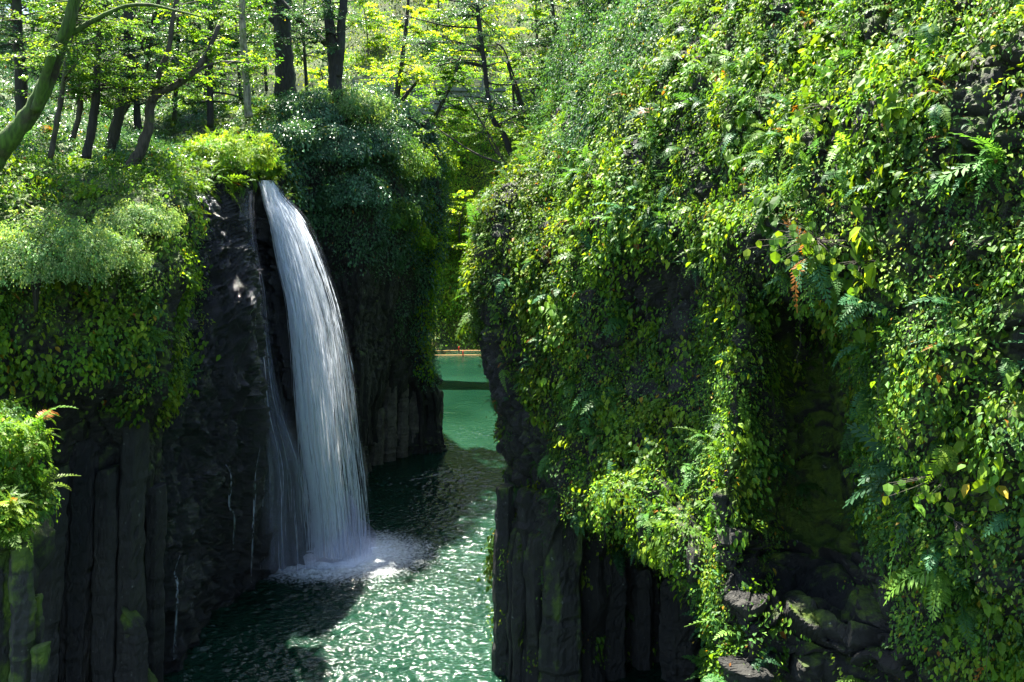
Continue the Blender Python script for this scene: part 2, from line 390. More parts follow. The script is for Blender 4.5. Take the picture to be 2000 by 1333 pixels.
def fall_mat(name, dens, su, sv, seed, edge=.22, col=(.82, .87, .95), gain=3.4, redge=1):
    """falling water: streaks run down the sheet (uv: u across, v down)"""
    m, n, out = new_mat(name)
    uv = node(n, 'ShaderNodeUVMap', uv_map='UVMap'); mp = node(n, 'ShaderNodeMapping'); mp.inputs['Scale'].default_value = (su, sv, 1); mp.inputs['Location'].default_value = (seed * 3.7, seed * 1.3, seed)
    n.links.new(uv.outputs[0], mp.inputs[0])
    a = node(n, 'ShaderNodeTexNoise'); a.inputs['Scale'].default_value = 1; a.inputs['Detail'].default_value = 9; a.inputs['Roughness'].default_value = .62; a.inputs['Distortion'].default_value = .3
    n.links.new(mp.outputs[0], a.inputs[0])
    sx = node(n, 'ShaderNodeSeparateXYZ'); n.links.new(uv.outputs[0], sx.inputs[0])
    e1 = node(n, 'ShaderNodeMapRange', interpolation_type='SMOOTHSTEP'); e1.inputs[1].default_value = 0; e1.inputs[2].default_value = edge; n.links.new(sx.outputs[0], e1.inputs[0])
    e2 = node(n, 'ShaderNodeMapRange', interpolation_type='SMOOTHSTEP'); e2.inputs[1].default_value = 1; e2.inputs[2].default_value = 1 - min(.9, edge * redge); n.links.new(sx.outputs[0], e2.inputs[0])
    e3 = node(n, 'ShaderNodeMapRange', interpolation_type='SMOOTHSTEP'); e3.inputs[1].default_value = 1.0; e3.inputs[2].default_value = .86; n.links.new(sx.outputs[1], e3.inputs[0])
    mu = node(n, 'ShaderNodeMath', operation='MULTIPLY'); n.links.new(e1.outputs[0], mu.inputs[0]); n.links.new(e2.outputs[0], mu.inputs[1])
    da = node(n, 'ShaderNodeAttribute', attribute_name='dens')
    mu2 = node(n, 'ShaderNodeMath', operation='MULTIPLY'); n.links.new(mu.outputs[0], mu2.inputs[0]); n.links.new(da.outputs['Fac'], mu2.inputs[1])
    # alpha = clamp((noise-.5)*3 + dens)*mask
    s1 = node(n, 'ShaderNodeMath', operation='MULTIPLY_ADD'); s1.inputs[1].default_value = gain; s1.inputs[2].default_value = -gain / 2 + dens
    n.links.new(a.outputs[0], s1.inputs[0]); s1.use_clamp = True
    al = node(n, 'ShaderNodeMath', operation='MULTIPLY', use_clamp=True); n.links.new(s1.outputs[0], al.inputs[0]); n.links.new(mu2.outputs[0], al.inputs[1])
    d = node(n, 'ShaderNodeBsdfPrincipled'); d.inputs['Base Color'].default_value = (*col, 1); d.inputs['Roughness'].default_value = .35
    t = node(n, 'ShaderNodeBsdfTranslucent'); t.inputs[0].default_value = (*col, 1)
    mm = node(n, 'ShaderNodeMixShader'); mm.inputs[0].default_value = .45; n.links.new(d.outputs[0], mm.inputs[1]); n.links.new(t.outputs[0], mm.inputs[2])
    tr = node(n, 'ShaderNodeBsdfTransparent'); mx = node(n, 'ShaderNodeMixShader')
    n.links.new(al.outputs[0], mx.inputs[0]); n.links.new(tr.outputs[0], mx.inputs[1]); n.links.new(mm.outputs[0], mx.inputs[2]); n.links.new(mx.outputs[0], out.inputs[0])
    return m

def plain(name, col, rough=.6, noise=.3, scale=4):
    m, n, out = new_mat(name); p = node(n, 'ShaderNodeBsdfPrincipled'); p.inputs['Roughness'].default_value = rough
    tc = node(n, 'ShaderNodeTexCoord'); no = node(n, 'ShaderNodeTexNoise'); no.inputs['Scale'].default_value = scale; no.inputs['Detail'].default_value = 6
    n.links.new(tc.outputs['Object'], no.inputs[0])
    r = ramp(n, no.outputs[0], [(.3, tuple(c * (1 - noise) for c in col)), (.7, tuple(min(1, c * (1 + noise)) for c in col))])
    n.links.new(r.outputs[0], p.inputs['Base Color']); n.links.new(p.outputs[0], out.inputs[0]); return m

# ------------------------------------------------------------------ the setting: water and cliffs
def sheet(name, x0, x1, y0, y1, z, mat, nx=2, ny=2):
    xs = np.linspace(x0, x1, nx); ys = np.linspace(y0, y1, ny)
    X, Y = np.meshgrid(xs, ys); v = np.stack([X.ravel(), Y.ravel(), np.full(X.size, z)], 1)
    return mesh(name, v, gridfaces(ny, nx), mat)
def water_mesh():
    xs = np.concatenate([np.linspace(-60, -14, 12)[:-1], np.arange(-14, 1.6, .052), np.linspace(1.6, 60, 14)])
    ys = np.concatenate([np.linspace(-30, 25.5, 8)[:-1], np.arange(25.5, 46, .05), np.arange(46, 66, .09), np.arange(66, 96, .16), np.linspace(96, 130, 6)])
    X, Y = np.meshgrid(xs, ys); v = np.stack([X.ravel(), Y.ravel(), np.zeros(X.size)], 1)
    d = np.hypot((v[:, 0] + 6) * .9, (v[:, 1] - 35) * .55)
    A = np.interp(d, [0, 6, 12, 20, 34], [.070, .068, .050, .028, .015])
    ang = .35; c_, s_ = math.cos(ang), math.sin(ang); q = np.stack([v[:, 0] * c_ + v[:, 1] * s_, (-v[:, 0] * s_ + v[:, 1] * c_)], 1)
    def wn(sx, sy, k): return vnoise(np.stack([q[:, 0] * sx + .3 * np.sin(q[:, 1] * 2), q[:, 1] * sy, np.full(len(q), k * 3.3)], 1), k)
    q2 = v[:, :2]
    h = .7 * wn(3.1, 5.0, 1) + .55 * wn(6.0, 8.6, 2) + .4 * vnoise(np.stack([q2[:, 0] * 4.1, q2[:, 1] * 5.9, 0 * q2[:, 0]], 1), 3) + .8 * wn(.7, 1.1, 4)
    gust = .7 + .5 * vnoise(np.stack([v[:, 0] * .35, v[:, 1] * .3, 0 * d], 1), 8)
    r_ = np.hypot(v[:, 0] - PLUNGE[0], v[:, 1] - PLUNGE[1]); h = h + 1.0 * np.sin(r_ * 7 + .8 * h) * np.exp(-r_ / 5)
    fine = (v[:, 0] > -14) & (v[:, 0] < 1.6) & (v[:, 1] > 25.5) & (v[:, 1] < 95)
    v[:, 2] = np.where(fine, h * A * gust, 0)
    return mesh('water', v, gridfaces(len(ys), len(xs)), M_WATER, smooth=True)
tag(water_mesh(), 'emerald green river water rippling between the two cliffs', 'river', kind='structure')

def loft(profiles, backs, Nu, Nv):
    """profiles: list of control polylines top->bottom given as photo pixel + depth; backs: rows behind the top in metres"""
    n = max(len(p) for p in profiles); G = []
    for p, bk in zip(profiles, backs):
        w = np.array([P(*q) for q in p])
        if len(w) != n: w = spline(w, n)
        bot = w[-1].copy(); bot[2] = -2.0
        top = w[0]
        rs_ = bk[2] if len(bk) > 2 else 1
        rows = [top + np.array([bk[0] * d, bk[1] * d, dz * rs_]) for d, dz in ((34, 15), (13, 4.2), (5.5, 1.3), (2.0, .5))]
        G.append(np.concatenate([np.array(rows), w, [bot]]))
    G = np.array(G); nu, nv = G.shape[:2]
    # fine parameters spread by length
    mid = G[:, 4 + n // 2]; L = np.concatenate([[0], np.cumsum(np.linalg.norm(np.diff(mid, axis=0), axis=1) + .3)])
    tu = np.interp(np.linspace(0, L[-1], Nu), L, np.arange(nu))
    cw = np.concatenate([[1.2, 1.2, 1.2, 1.2], np.ones(nv - 5) * 3.2]); Lv = np.concatenate([[0], np.cumsum(cw)])
    tv = np.interp(np.linspace(0, Lv[-1], Nv), Lv, np.arange(nv))
    return np.einsum('ai,ijk,bj->abk', catm(nu, 0, tu), G, catm(nv, 0, tv))

def gnormals(S_):
    a = np.gradient(S_, axis=0); b = np.gradient(S_, axis=1)
    return unit(np.cross(a, b))

def cliff(name, label, profiles, backs, Nu, Nv, flip, colmask, wetfn, mossfn, seed, zs=1.5):
    S_ = loft(profiles, backs, Nu, Nv)
    n = gnormals(S_) * flip
    p = S_.reshape(-1, 3); nn = n.reshape(-1, 3); px, py = proj(p)
    py = np.where(p[:, 1] > 1, py, 0)
    k = colmask(px, py, p)
    # column jointing: horizontal arc length along each row
    hs = np.linalg.norm(np.diff(S_[:, :, :2], axis=0), axis=2); s = np.zeros(S_.shape[:2]); s[1:] = np.cumsum(hs[:, [int(Nv * .8)]] * np.ones((1, Nv)), 0)
    s = s.ravel() + .25 * vnoise(p * .35 + 3) + .07 * vnoise(p * [1.5, 1.5, .5])
    w = .62; i = np.floor(s / w).astype(np.int64); best = np.full(len(s), 9.); sec = np.full(len(s), 9.); hid = np.zeros(len(s)); z0 = np.zeros(len(s), np.int64)
    for d in (-1, 0, 1):
        c = (i + d + _h(i + d, z0, z0, seed) * .8); dd = np.abs(s / w - c); h = _h(i + d, z0, z0, seed + 1)
        m = dd < best; sec = np.where(m, best, np.minimum(sec, dd)); hid = np.where(m, h, hid); best = np.where(m, dd, best)
    edge = np.clip((sec - best) / .5, 0, 1)
    col = (hid - .5) * .5 - .28 * (1 - edge) ** 2 + .05 * vnoise(p * [3, 3, .8])
    f1, f2, idv = cell(p * np.array([1.5, 1.5, zs]) + .25 * np.stack([vnoise(p * 2), vnoise(p * 2, 5), vnoise(p * 2, 9)], 1), seed)
    blocks = (idv - .5) * .45 - .22 * np.clip(1 - (f2 - f1) / .25, 0, 1)
    g1, g2, gid = cell(p * 4.3, seed + 5)
    blocks = blocks + (gid - .5) * .10 - .05 * np.clip(1 - (g2 - g1) / .2, 0, 1)
    dsp = .55 * fbm(p * .33 + seed, 4) + (1 - k) * blocks * .8 + k * col + .05 * fbm(p * 5, 2)
    st = inpoly(px + 12 * vnoise(p * 1.2), py, [(1425, 1030), (1740, 1090), (1790, 1480), (1415, 1480)]) * 1.0
    s1, s2, sid = cell(p * [.75, .75, 2.6] + .3 * vnoise(p * .9)[:, None] + [0, 0, .5], seed + 9)
    dsp = dsp * (1 - .5 * st) + st * ((sid - .5) * .7 - .25 * np.clip(1 - (s2 - s1) / .15, 0, 1))
    wetk = wetfn(px, py, p) > .6
    rg = 1 - np.abs(vnoise(p * [1.5, 1.5, .28] + .4 * vnoise(p * .8)[:, None], 60)); rg2 = 1 - np.abs(vnoise(p * [3.4, 3.4, .55] + .35 * vnoise(p * 1.7)[:, None], 61)); rg3 = fbm(p * [11, 11, 5], 3, 62)
    dsp = np.where(wetk, .55 * fbm(p * .33 + seed, 4) + .55 * (rg ** 3 - .4) + .34 * (rg2 ** 3 - .3) + .09 * rg3 + .45 * k * col + .10 * (gid - .5), dsp)
    near = np.clip(p[:, 2] + 1.9, 0, 1)
    q = p + nn * (dsp * near)[:, None]
    S2 = q.reshape(S_.shape); n2 = gnormals(S2) * flip
    f = gridfaces(Nu, Nv)
    if flip < 0: f = f[:, ::-1]
    o = mesh(name, q, f, M_ROCK, attrs={'wet': wetfn(px, py, q), 'moss': mossfn(px, py, q, n2.reshape(-1, 3))}, smooth=False)
    tag(o, label, 'cliff', kind='structure')
    return S2, n2

LP = [
 [(-420, 240, 20), (-420, 430, 18.5), (-420, 620, 18), (-420, 800, 18), (-400, 950, 19), (-380, 1150, 19.5), (-380, 1500, 20)],
 [(-200, 290, 23.5), (-200, 430, 21.5), (-190, 620, 20.5), (-190, 790, 20.5), (-180, 880, 22), (-170, 1120, 23), (-160, 1450, 23.5)],
 [(0, 330, 26), (0, 440, 24), (0, 600, 22.6), (0, 780, 22.6), (0, 850, 24.5), (0, 1060, 25.5), (10, 1380, 26)],
 [(150, 350, 27.5), (150, 440, 25.3), (165, 600, 23.6), (160, 755, 23.6), (150, 830, 25.2), (150, 1020, 26.3), (130, 1360, 27)],
 [(270, 340, 29.5), (310, 410, 27), (325, 580, 25.2), (318, 750, 25.3), (285, 850, 26.4), (270, 1050, 27.2), (250, 1350, 27.6)],
 [(345, 335, 32), (372, 420, 30.5), (362, 600, 29.5), (345, 780, 28.6), (330, 900, 28.6), (325, 1100, 28.8), (318, 1330, 28.7)],
 [(415, 335, 34.5), (425, 440, 33), (432, 600, 31.4), (440, 780, 31.4), (440, 900, 32), (440, 1050, 33), (440, 1190, 33.8)],
 [(458, 340, 36.5), (462, 460, 34.5), (493, 570, 33.2), (497, 740, 33.2), (498, 880, 34.2), (500, 1010, 35), (498, 1145, 35.8)],
 [(478, 345, 38.5), (486, 460, 38.5), (500, 590, 38), (512, 740, 37.4), (520, 880, 37), (535, 1000, 37), (540, 1115, 37.3)],
 [(500, 348, 39.8), (545, 460, 38.4), (573, 620, 37.6), (578, 735, 37.6), (560, 860, 37.9), (566, 980, 37.8), (565, 1105, 37.9)],
 [(522, 350, 41), (575, 460, 43), (600, 620, 43), (602, 780, 42.3), (600, 900, 41.5), (610, 990, 40.6), (618, 1078, 39.6)],
 [(555, 300, 44), (620, 440, 46), (650, 590, 46.8), (668, 740, 46.6), (680, 860, 46.8), (690, 920, 47), (698, 968, 47.2)],
 [(630, 205, 50), (690, 350, 47), (705, 530, 46.6), (712, 700, 47.6), (715, 820, 48), (716, 890, 48.4), (716, 952, 48.6)],
 [(740, 195, 55), (780, 340, 51.5), (765, 530, 50), (735, 700, 51), (722, 800, 51.6), (722, 860, 52), (722, 908, 52.5)],
 [(815, 240, 57), (828, 380, 55.5), (808, 550, 54), (792, 680, 54), (795, 770, 54.2), (798, 830, 54.6), (800, 889, 54.6)],
 [(838, 290, 58.5), (846, 410, 57.8), (830, 560, 57.2), (812, 680, 56.8), (853, 760, 56.8), (860, 815, 56.8), (861, 870, 56.8)],
 [(660, 420, 76), (660, 480, 75), (665, 560, 74), (665, 640, 73), (665, 700, 72.5), (670, 740, 72), (670, 765, 72)],
 [(380, 440, 94), (380, 480, 93.5), (390, 540, 93), (390, 600, 92), (390, 640, 92), (390, 660, 91), (390, 690, 91)],
]
LB = [(-.9, .3)] * 2 + [(-.7, .7)] * 4 + [(-.7, .7, .6)] * 3 + [(-.7, .7, .2)] * 3 + [(-.75, .6, .1)] * 2 + [(-.9, .35, .1)] * 2 + [(-.95, .1, .1)] * 2
def lcol(px, py, p): return np.clip((py - 850) / 120, 0, 1) * (p[:, 2] < 10.5)  + np.clip((py - 700) / 60, 0, 1) * (px > 700) * (py < 870)
def lwet(px, py, p):
    m = inpoly(px, py, [(365, 360), (480, 340), (560, 380), (640, 500), (690, 760), (715, 960), (560, 1130), (440, 1220), (310, 1340), (300, 1000), (330, 800), (370, 560)])
    m2 = inpoly(px, py, [(60, 900), (300, 850), (330, 1350), (60, 1400)])
    return np.where(m, .95, np.where(m2, .45, .12))
def lmoss(px, py, p, n):
    return np.clip(.1 + .35 * n[:, 2] - .5 * (lwet(px, py, p) > .5) + .15 * (px < 340), -.5, .6)
LS, LN = cliff('cliff_left', 'dark wet basalt cliff on the left that the waterfall pours down', LP, LB, 820, 420, -1, lcol, lwet, lmoss, 11, .42)

RP = [
 [(1500, 60, 80), (1480, 200, 78), (1460, 400, 74), (1440, 560, 70), (1440, 620, 66), (1440, 700, 62), (1440, 760, 60), (1440, 780, 60), (1440, 788, 60), (1440, 800, 60)],
 [(1165, 60, 48), (1140, 200, 46), (1090, 360, 44), (1060, 480, 42), (1060, 600, 40), (1060, 720, 38), (1060, 850, 36), (1060, 1000, 34), (1060, 1060, 33.5), (1060, 1150, 33)],
 [(1122, 60, 37), (1075, 250, 34.5), (1000, 335, 32.5), (943, 420, 31.2), (932, 560, 30.4), (952, 680, 30.2), (990, 830, 30), (998, 1020, 29.4), (986, 1180, 29), (976, 1333, 28.6)],
 [(1170, 20, 33), (1125, 220, 30), (1075, 370, 28.6), (1040, 480, 27.7), (1030, 600, 27.4), (1040, 760, 27.6), (1060, 920, 27.6), (1050, 1060, 28), (1045, 1188, 28), (1040, 1380, 28)],
 [(1250, -60, 31), (1205, 150, 27.2), (1160, 330, 25.8), (1130, 480, 25), (1125, 640, 24.8), (1130, 800, 24.8), (1125, 950, 24.7), (1125, 990, 24.7), (1130, 1040, 27.6), (1130, 1430, 27.8)],
 [(1340, -80, 28.5), (1300, 130, 24.6), (1275, 330, 23), (1260, 460, 22.8), (1265, 600, 23.6), (1265, 800, 22.8), (1262, 900, 22), (1262, 1040, 21.6), (1262, 1070, 29.6), (1262, 1450, 29.8)],
 [(1440, -100, 25), (1410, 130, 21.8), (1395, 330, 20.6), (1395, 470, 20.3), (1395, 620, 20.5), (1395, 800, 20.2), (1395, 1000, 19.3), (1398, 1150, 18.8), (1395, 1180, 28.0), (1380, 1480, 28.5)],
 [(1500, -100, 23), (1465, 140, 20.2), (1440, 320, 19.3), (1425, 470, 19.2), (1445, 640, 18.9), (1440, 800, 18.6), (1428, 960, 18), (1425, 1100, 17.6), (1422, 1240, 17.5), (1418, 1450, 17.4)],
 [(1590, -100, 20.6), (1555, 140, 18.4), (1520, 320, 17.5), (1490, 480, 17.4), (1530, 640, 20.6), (1560, 800, 20.4), (1575, 950, 20.0), (1560, 1100, 18.6), (1535, 1240, 16.8), (1530, 1450, 16.6)],
 [(1680, -100, 18.8), (1645, 140, 16.9), (1620, 330, 16.1), (1600, 520, 15.9), (1630, 650, 19.2), (1665, 800, 19.0), (1695, 950, 18.6), (1680, 1120, 17.6), (1662, 1252, 16.3), (1660, 1450, 16.4)],
 [(1790, -100, 17), (1765, 140, 15.4), (1750, 340, 14.6), (1740, 520, 14.2), (1740, 680, 14.2), (1750, 840, 14.2), (1765, 980, 14.3), (1780, 1130, 14.6), (1785, 1258, 14.8), (1790, 1450, 15)],
 [(1900, -100, 15.6), (1890, 140, 14.2), (1885, 340, 13.5), (1880, 520, 13.2), (1880, 680, 13.1), (1885, 840, 13.1), (1890, 980, 13.1), (1900, 1130, 13.3), (1905, 1258, 13.4), (1910, 1450, 13.6)],
 [(2050, -100, 14.2), (2040, 140, 13), (2035, 340, 12.5), (2035, 520, 12.2), (2035, 680, 12.1), (2035, 840, 12), (2040, 980, 12), (2045, 1130, 12), (2048, 1258, 12.2), (2050, 1450, 12.3)],
 [(2500, -100, 11.6), (2500, 140, 10.8), (2500, 340, 10.6), (2500, 520, 10.4), (2500, 680, 10.3), (2500, 840, 10.2), (2500, 980, 10.2), (2500, 1130, 10.2), (2500, 1258, 10.3), (2500, 1450, 10.4)],
]
RB = [(.9, .1)] * 1 + [(.75, .35)] * 2 + [(.85, .3)] * 11
CAVE = [(1125, 1010), (1170, 1010), (1230, 1050), (1300, 1090), (1390, 1140), (1418, 1200), (1410, 1400), (1130, 1400)]
GROOVE = [(1475, 540), (1540, 590), (1580, 650), (1640, 700), (1680, 860), (1710, 1000), (1740, 1180), (1700, 1333), (1560, 1340), (1480, 1150), (1510, 900), (1490, 700)]
def rcol(px, py, p):
    return np.clip((py - 1010) / 50, 0, 1) * (px < 1400) + .5 * inpoly(px, py, GROOVE) * (py < 1050)
def rwet(px, py, p): return np.where(inpoly(px, py, [(960, 700), (1140, 980), (1420, 1150), (1420, 1500), (950, 1500)]), .35, .1)
def rmoss(px, py, p, n):
    m = .08 + .3 * n[:, 2] + .15 * (px > 1450) + .12 * vnoise(p * .6)
    m = m - .35 * inpoly(px, py, [(1430, 1030), (1760, 1080), (1800, 1340), (1420, 1340)])
    m = m + .55 * inpoly(px, py, [(1425, 830), (1480, 820), (1500, 960), (1450, 1010), (1415, 960)]) + .45 * inpoly(px, py, [(1140, 150), (1230, 0), (1340, 0), (1280, 260), (1200, 330), (1170, 420)])
    m = m + (.12 + .2 * vnoise(p * [2.5, 2.5, .4], 4)) * inpoly(px, py, GROOVE)
    return np.clip(m, -.4, .75)
RS, RN = cliff('cliff_right', 'tall green basalt cliff on the right overhanging the river', RP, RB, 900, 560, -1, rcol, rwet, rmoss, 23)

# far hillside that closes the gorge
PATH_Y, PATH_Z = 118.0, P(955, 127, 118)[2]
def hill_h(x, y):
    sh = 94 + .02 * x ** 2 * .3 + 2.0 * np.sin(x * .17 + 1) * .5
    d = y - sh
    z = np.interp(d, [-12, -1, 0, 1.5, 8, 20.5, 23.5, 27, 60, 120], [-5, -1.5, -.2, 1.2, 11, PATH_Z - 2.5, PATH_Z, PATH_Z + .1, PATH_Z + 34, PATH_Z + 70])
    return z
def side_h(x, y): return 0
nx, ny = 180, 150
X, Y = np.meshgrid(np.linspace(-110, 110, nx), np.linspace(80, 215, ny))
pp = np.stack([X.ravel(), Y.ravel(), np.zeros(X.size)], 1)
Z = hill_h(pp[:, 0], pp[:, 1]) + fbm(pp * .12, 4) * 3 * np.clip((pp[:, 1] - 96) / 8, 0, 1) * (1 - np.exp(-((pp[:, 1] - 118) / 3) ** 2))
Z += np.clip(np.abs(pp[:, 0]) - 25, 0, 99) * .25
pp[:, 2] = Z
tag(mesh('hillside', pp, gridfaces(ny, nx), M_SOIL, smooth=True), 'steep wooded hillside closing the gorge behind the bridge', 'hillside', kind='structure')

# ------------------------------------------------------------------ foliage on the cliffs
def surf_sample(S_, N_, n, dens):
    """random points on a grid surface; dens(px,py,p,n)->0..1"""
    A, B = S_.shape[:2]
    e = np.linalg.norm(np.cross(S_[1:, :-1] - S_[:-1, :-1], S_[:-1, 1:] - S_[:-1, :-1]), axis=2).ravel()
    ctr = S_[:-1, :-1].reshape(-1, 3); cx, cy = proj(ctr)
    vis = (ctr[:, 1] > 5) & (cx > -160) & (cx < 2160) & (cy > -160) & (cy < 1480)
    e = e * vis; tot = e.sum()
    idx = R.choice(len(e), int(n * tot), p=e / tot)
    i, j = idx // (B - 1), idx % (B - 1); u, v = R.random(len(idx)), R.random(len(idx))
    def bl(G):
        return ((1 - u) * (1 - v))[:, None] * G[i, j] + (u * (1 - v))[:, None] * G[i + 1, j] + ((1 - u) * v)[:, None] * G[i, j + 1] + (u * v)[:, None] * G[i + 1, j + 1]
    p = bl(S_); nn = unit(bl(N_)); px, py = proj(p)
    k = R.random(len(p)) < dens(px, py, p, nn)
    return p[k], nn[k]

UP = np.array([0, 0, 1.]); 
def clump_broad(L, p, n, cnt, spread, size, pal='broad', out=.3, dead=.01, tm=T_BROAD, szvar=.3, aspect=.74, tone=None):
    if len(p) == 0: return
    M = len(p); k = R.poisson(cnt, M) + 2; r = np.repeat(np.arange(M), k); N = len(r)
    sz = size * np.exp(R.normal(size=M).clip(-2, 1.3) * szvar)
    base = p[r]; nn = n[r]
    off = rnd(N) * spread; off -= nn * np.sum(off * nn, 1, keepdims=True)
    o = (R.random((N, 1)) ** .7) * out
    pos = base + off + nn * (.02 + o * (1 - .35 * (np.linalg.norm(off, axis=1, keepdims=True) / (spread * 2 + 1e-6)).clip(0, 1)))
    ax = nn * .5 - UP * .8 + rnd(N) * .27 + rnd(M)[r] * .2
    nr = nn * .7 + UP * .75 + rnd(N) * .3
    l = sz[r] * np.exp(R.normal(size=N).clip(-2, 1.5) * .22)
    c = pick(pal, M, .22)[r] * np.exp(R.normal(size=(N, 1)) * .12)
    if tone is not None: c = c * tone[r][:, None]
    if dead:
        m = R.random(N) < dead; c[m] = pick(pal, m.sum(), .1, 1.0)
    L.add(pos, ax, nr, l, l * aspect, tm, c)

def clump_fern(L, p, n, cnt, size, pal='fern', dead=.015):
    if len(p) == 0: return
    M = len(p); k = R.poisson(cnt, M) + 2; r = np.repeat(np.arange(M), k); N = len(r)
    sz = size * np.exp(R.normal(size=M) * .3)
    ax = n[r] * .7 + UP * .1 + rnd(N) * .55 - UP * .35
    nr = UP * .9 + n[r] * .5 + rnd(N) * .2
    l = sz[r] * np.exp(R.normal(size=N) * .2)
    c = pick(pal, M, .2)[r] * np.exp(R.normal(size=(N, 1)) * .1)
    m = R.random(N) < dead; c[m] = np.array([.3, .12, .02])
    t = R.integers(0, 3, N)
    for q in range(3):
        s = t == q; L.add(p[r][s] + n[r][s] * .03, ax[s], nr[s], l[s], l[s], T_FERN[q], c[s])

def patch(p, s, k, lo, hi):
    v = fbm(p * s + k * 7.1, 3, k) ; return np.clip((v - lo) / (hi - lo), 0, 1)

BARE_R = [([(1140, 1040), (1240, 1085), (1330, 1120), (1395, 1175), (1418, 1400), (950, 1400), (965, 1000), (1100, 990)], .04),
          (GROOVE, .05), ([(900, 650), (990, 650), (1050, 800), (1080, 880), (1120, 1000), (940, 1040), (900, 800)], .05),
          ([(1200, 545), (1400, 520), (1380, 620), (1330, 700), (1210, 620)], .12),
          ([(1120, 880), (1400, 900), (1400, 1130), (1150, 1010)], .9), ([(1210, 680), (1480, 640), (1480, 1000), (1230, 960)], .95),
          ([(1700, 20), (1800, 10), (1790, 90), (1740, 120)], .15), ([(1880, 60), (2000, 90), (2010, 460), (1900, 400), (1930, 250)], .3),
          ([(1430, 1030), (1760, 1080), (1780, 1340), (1420, 1340)], .22), ([(1420, 440), (1500, 450), (1540, 600), (1450, 560)], .15),
          ([(1880, 690), (2000, 690), (2000, 800), (1880, 790)], .25)]
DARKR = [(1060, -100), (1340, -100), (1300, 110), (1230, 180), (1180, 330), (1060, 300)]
def dens_r(px, py, p, n):
    dk_ = inpoly(px, py, DARKR)
    jx = px + 30 * vnoise(p * 1.3, 3); jy = py + 30 * vnoise(p * 1.3, 4)
    d = np.ones(len(px))
    for poly, m in BARE_R: d = np.where(inpoly(jx, jy, poly), d * m, d)
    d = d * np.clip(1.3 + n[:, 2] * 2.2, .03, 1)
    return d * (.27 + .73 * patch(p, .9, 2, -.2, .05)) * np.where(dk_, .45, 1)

FR = Leaves()
def dr(f): return lambda px, py, p, n: dens_r(px, py, p, n) * f(px, py, p)
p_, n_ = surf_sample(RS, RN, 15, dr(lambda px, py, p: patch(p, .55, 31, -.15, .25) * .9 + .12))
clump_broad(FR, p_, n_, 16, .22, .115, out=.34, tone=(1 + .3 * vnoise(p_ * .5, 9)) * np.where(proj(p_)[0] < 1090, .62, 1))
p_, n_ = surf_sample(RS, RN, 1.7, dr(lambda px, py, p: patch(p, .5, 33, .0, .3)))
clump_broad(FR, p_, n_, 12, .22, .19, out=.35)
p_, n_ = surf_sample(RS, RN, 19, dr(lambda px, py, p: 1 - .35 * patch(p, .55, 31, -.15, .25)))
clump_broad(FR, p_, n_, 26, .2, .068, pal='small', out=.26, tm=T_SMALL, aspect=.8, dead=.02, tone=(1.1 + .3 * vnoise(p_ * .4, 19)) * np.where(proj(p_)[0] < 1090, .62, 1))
FF = Leaves()
p_, n_ = surf_sample(RS, RN, 4.5, dr(lambda px, py, p: .25 + patch(p, .6, 37, -.05, .3)))
clump_fern(FF, p_, n_, 5, .5)
p_, n_ = surf_sample(RS, RN, 1.2, lambda px, py, p, n: (px > 1380) * .8 * dens_r(px, py, p, n) + (px <= 1380) * .1)
clump_fern(FF, p_, n_, 3, .3, dead=.08)
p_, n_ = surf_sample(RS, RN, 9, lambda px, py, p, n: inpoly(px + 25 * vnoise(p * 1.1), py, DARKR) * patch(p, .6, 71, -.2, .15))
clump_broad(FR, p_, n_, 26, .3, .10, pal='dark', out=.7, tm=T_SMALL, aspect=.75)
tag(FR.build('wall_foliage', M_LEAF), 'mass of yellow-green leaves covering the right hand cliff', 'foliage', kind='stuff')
tag(FF.build('wall_ferns', M_LEAF), 'small ferns growing thickly all over the right hand cliff', 'ferns', kind='stuff')

HV = Leaves(); hm_ = MB()
hp, hn = surf_sample(RS, RN, 1.1, lambda px, py, p, n: np.where(inpoly(px, py, [(1190, 500), (1420, 480), (1440, 620), (1230, 600)]), .9, np.where(inpoly(px, py, [(1040, 350), (1440, 300), (1440, 1050), (1140, 960)]), .22, np.where((px > 1440) & (n[:, 2] < .1), .15, 0))))
for q, m_ in zip(hp, hn):
    ln_ = R.uniform(.5, 1.7); k_ = 9; t_ = np.linspace(0, 1, k_)[:, None]; o_ = q + m_ * .3
    pt = o_ - UP * ln_ * t_ + np.cumsum(R.normal(size=(k_, 3)) * .025, 0) + m_ * .12 * t_
    tube(hm_, pt, np.full(k_, .005), 3, cap=False); c_ = int(ln_ * 16); b_ = o_ - UP * ln_ * R.random((c_, 1)) + m_ * .12 + rnd(c_) * .03
    sg = R.normal(size=(c_, 3)); HV.add(b_, sg * [1, 1, .4] - UP * .5, m_ + rnd(c_) * .3 + UP * .4, .06 + .03 * R.random(c_), .055, T_SMALL, pick('broad', c_, .2))
tag(HV.build('trailing_vines', M_LEAF), 'thin leafy vines trailing down over the right hand cliff', 'vines', kind='stuff')
tag(hm_.build('vine_stems', M_BARK, col=False), 'fine brown stems of the vines trailing over the right hand cliff', 'vine stems', kind='stuff')

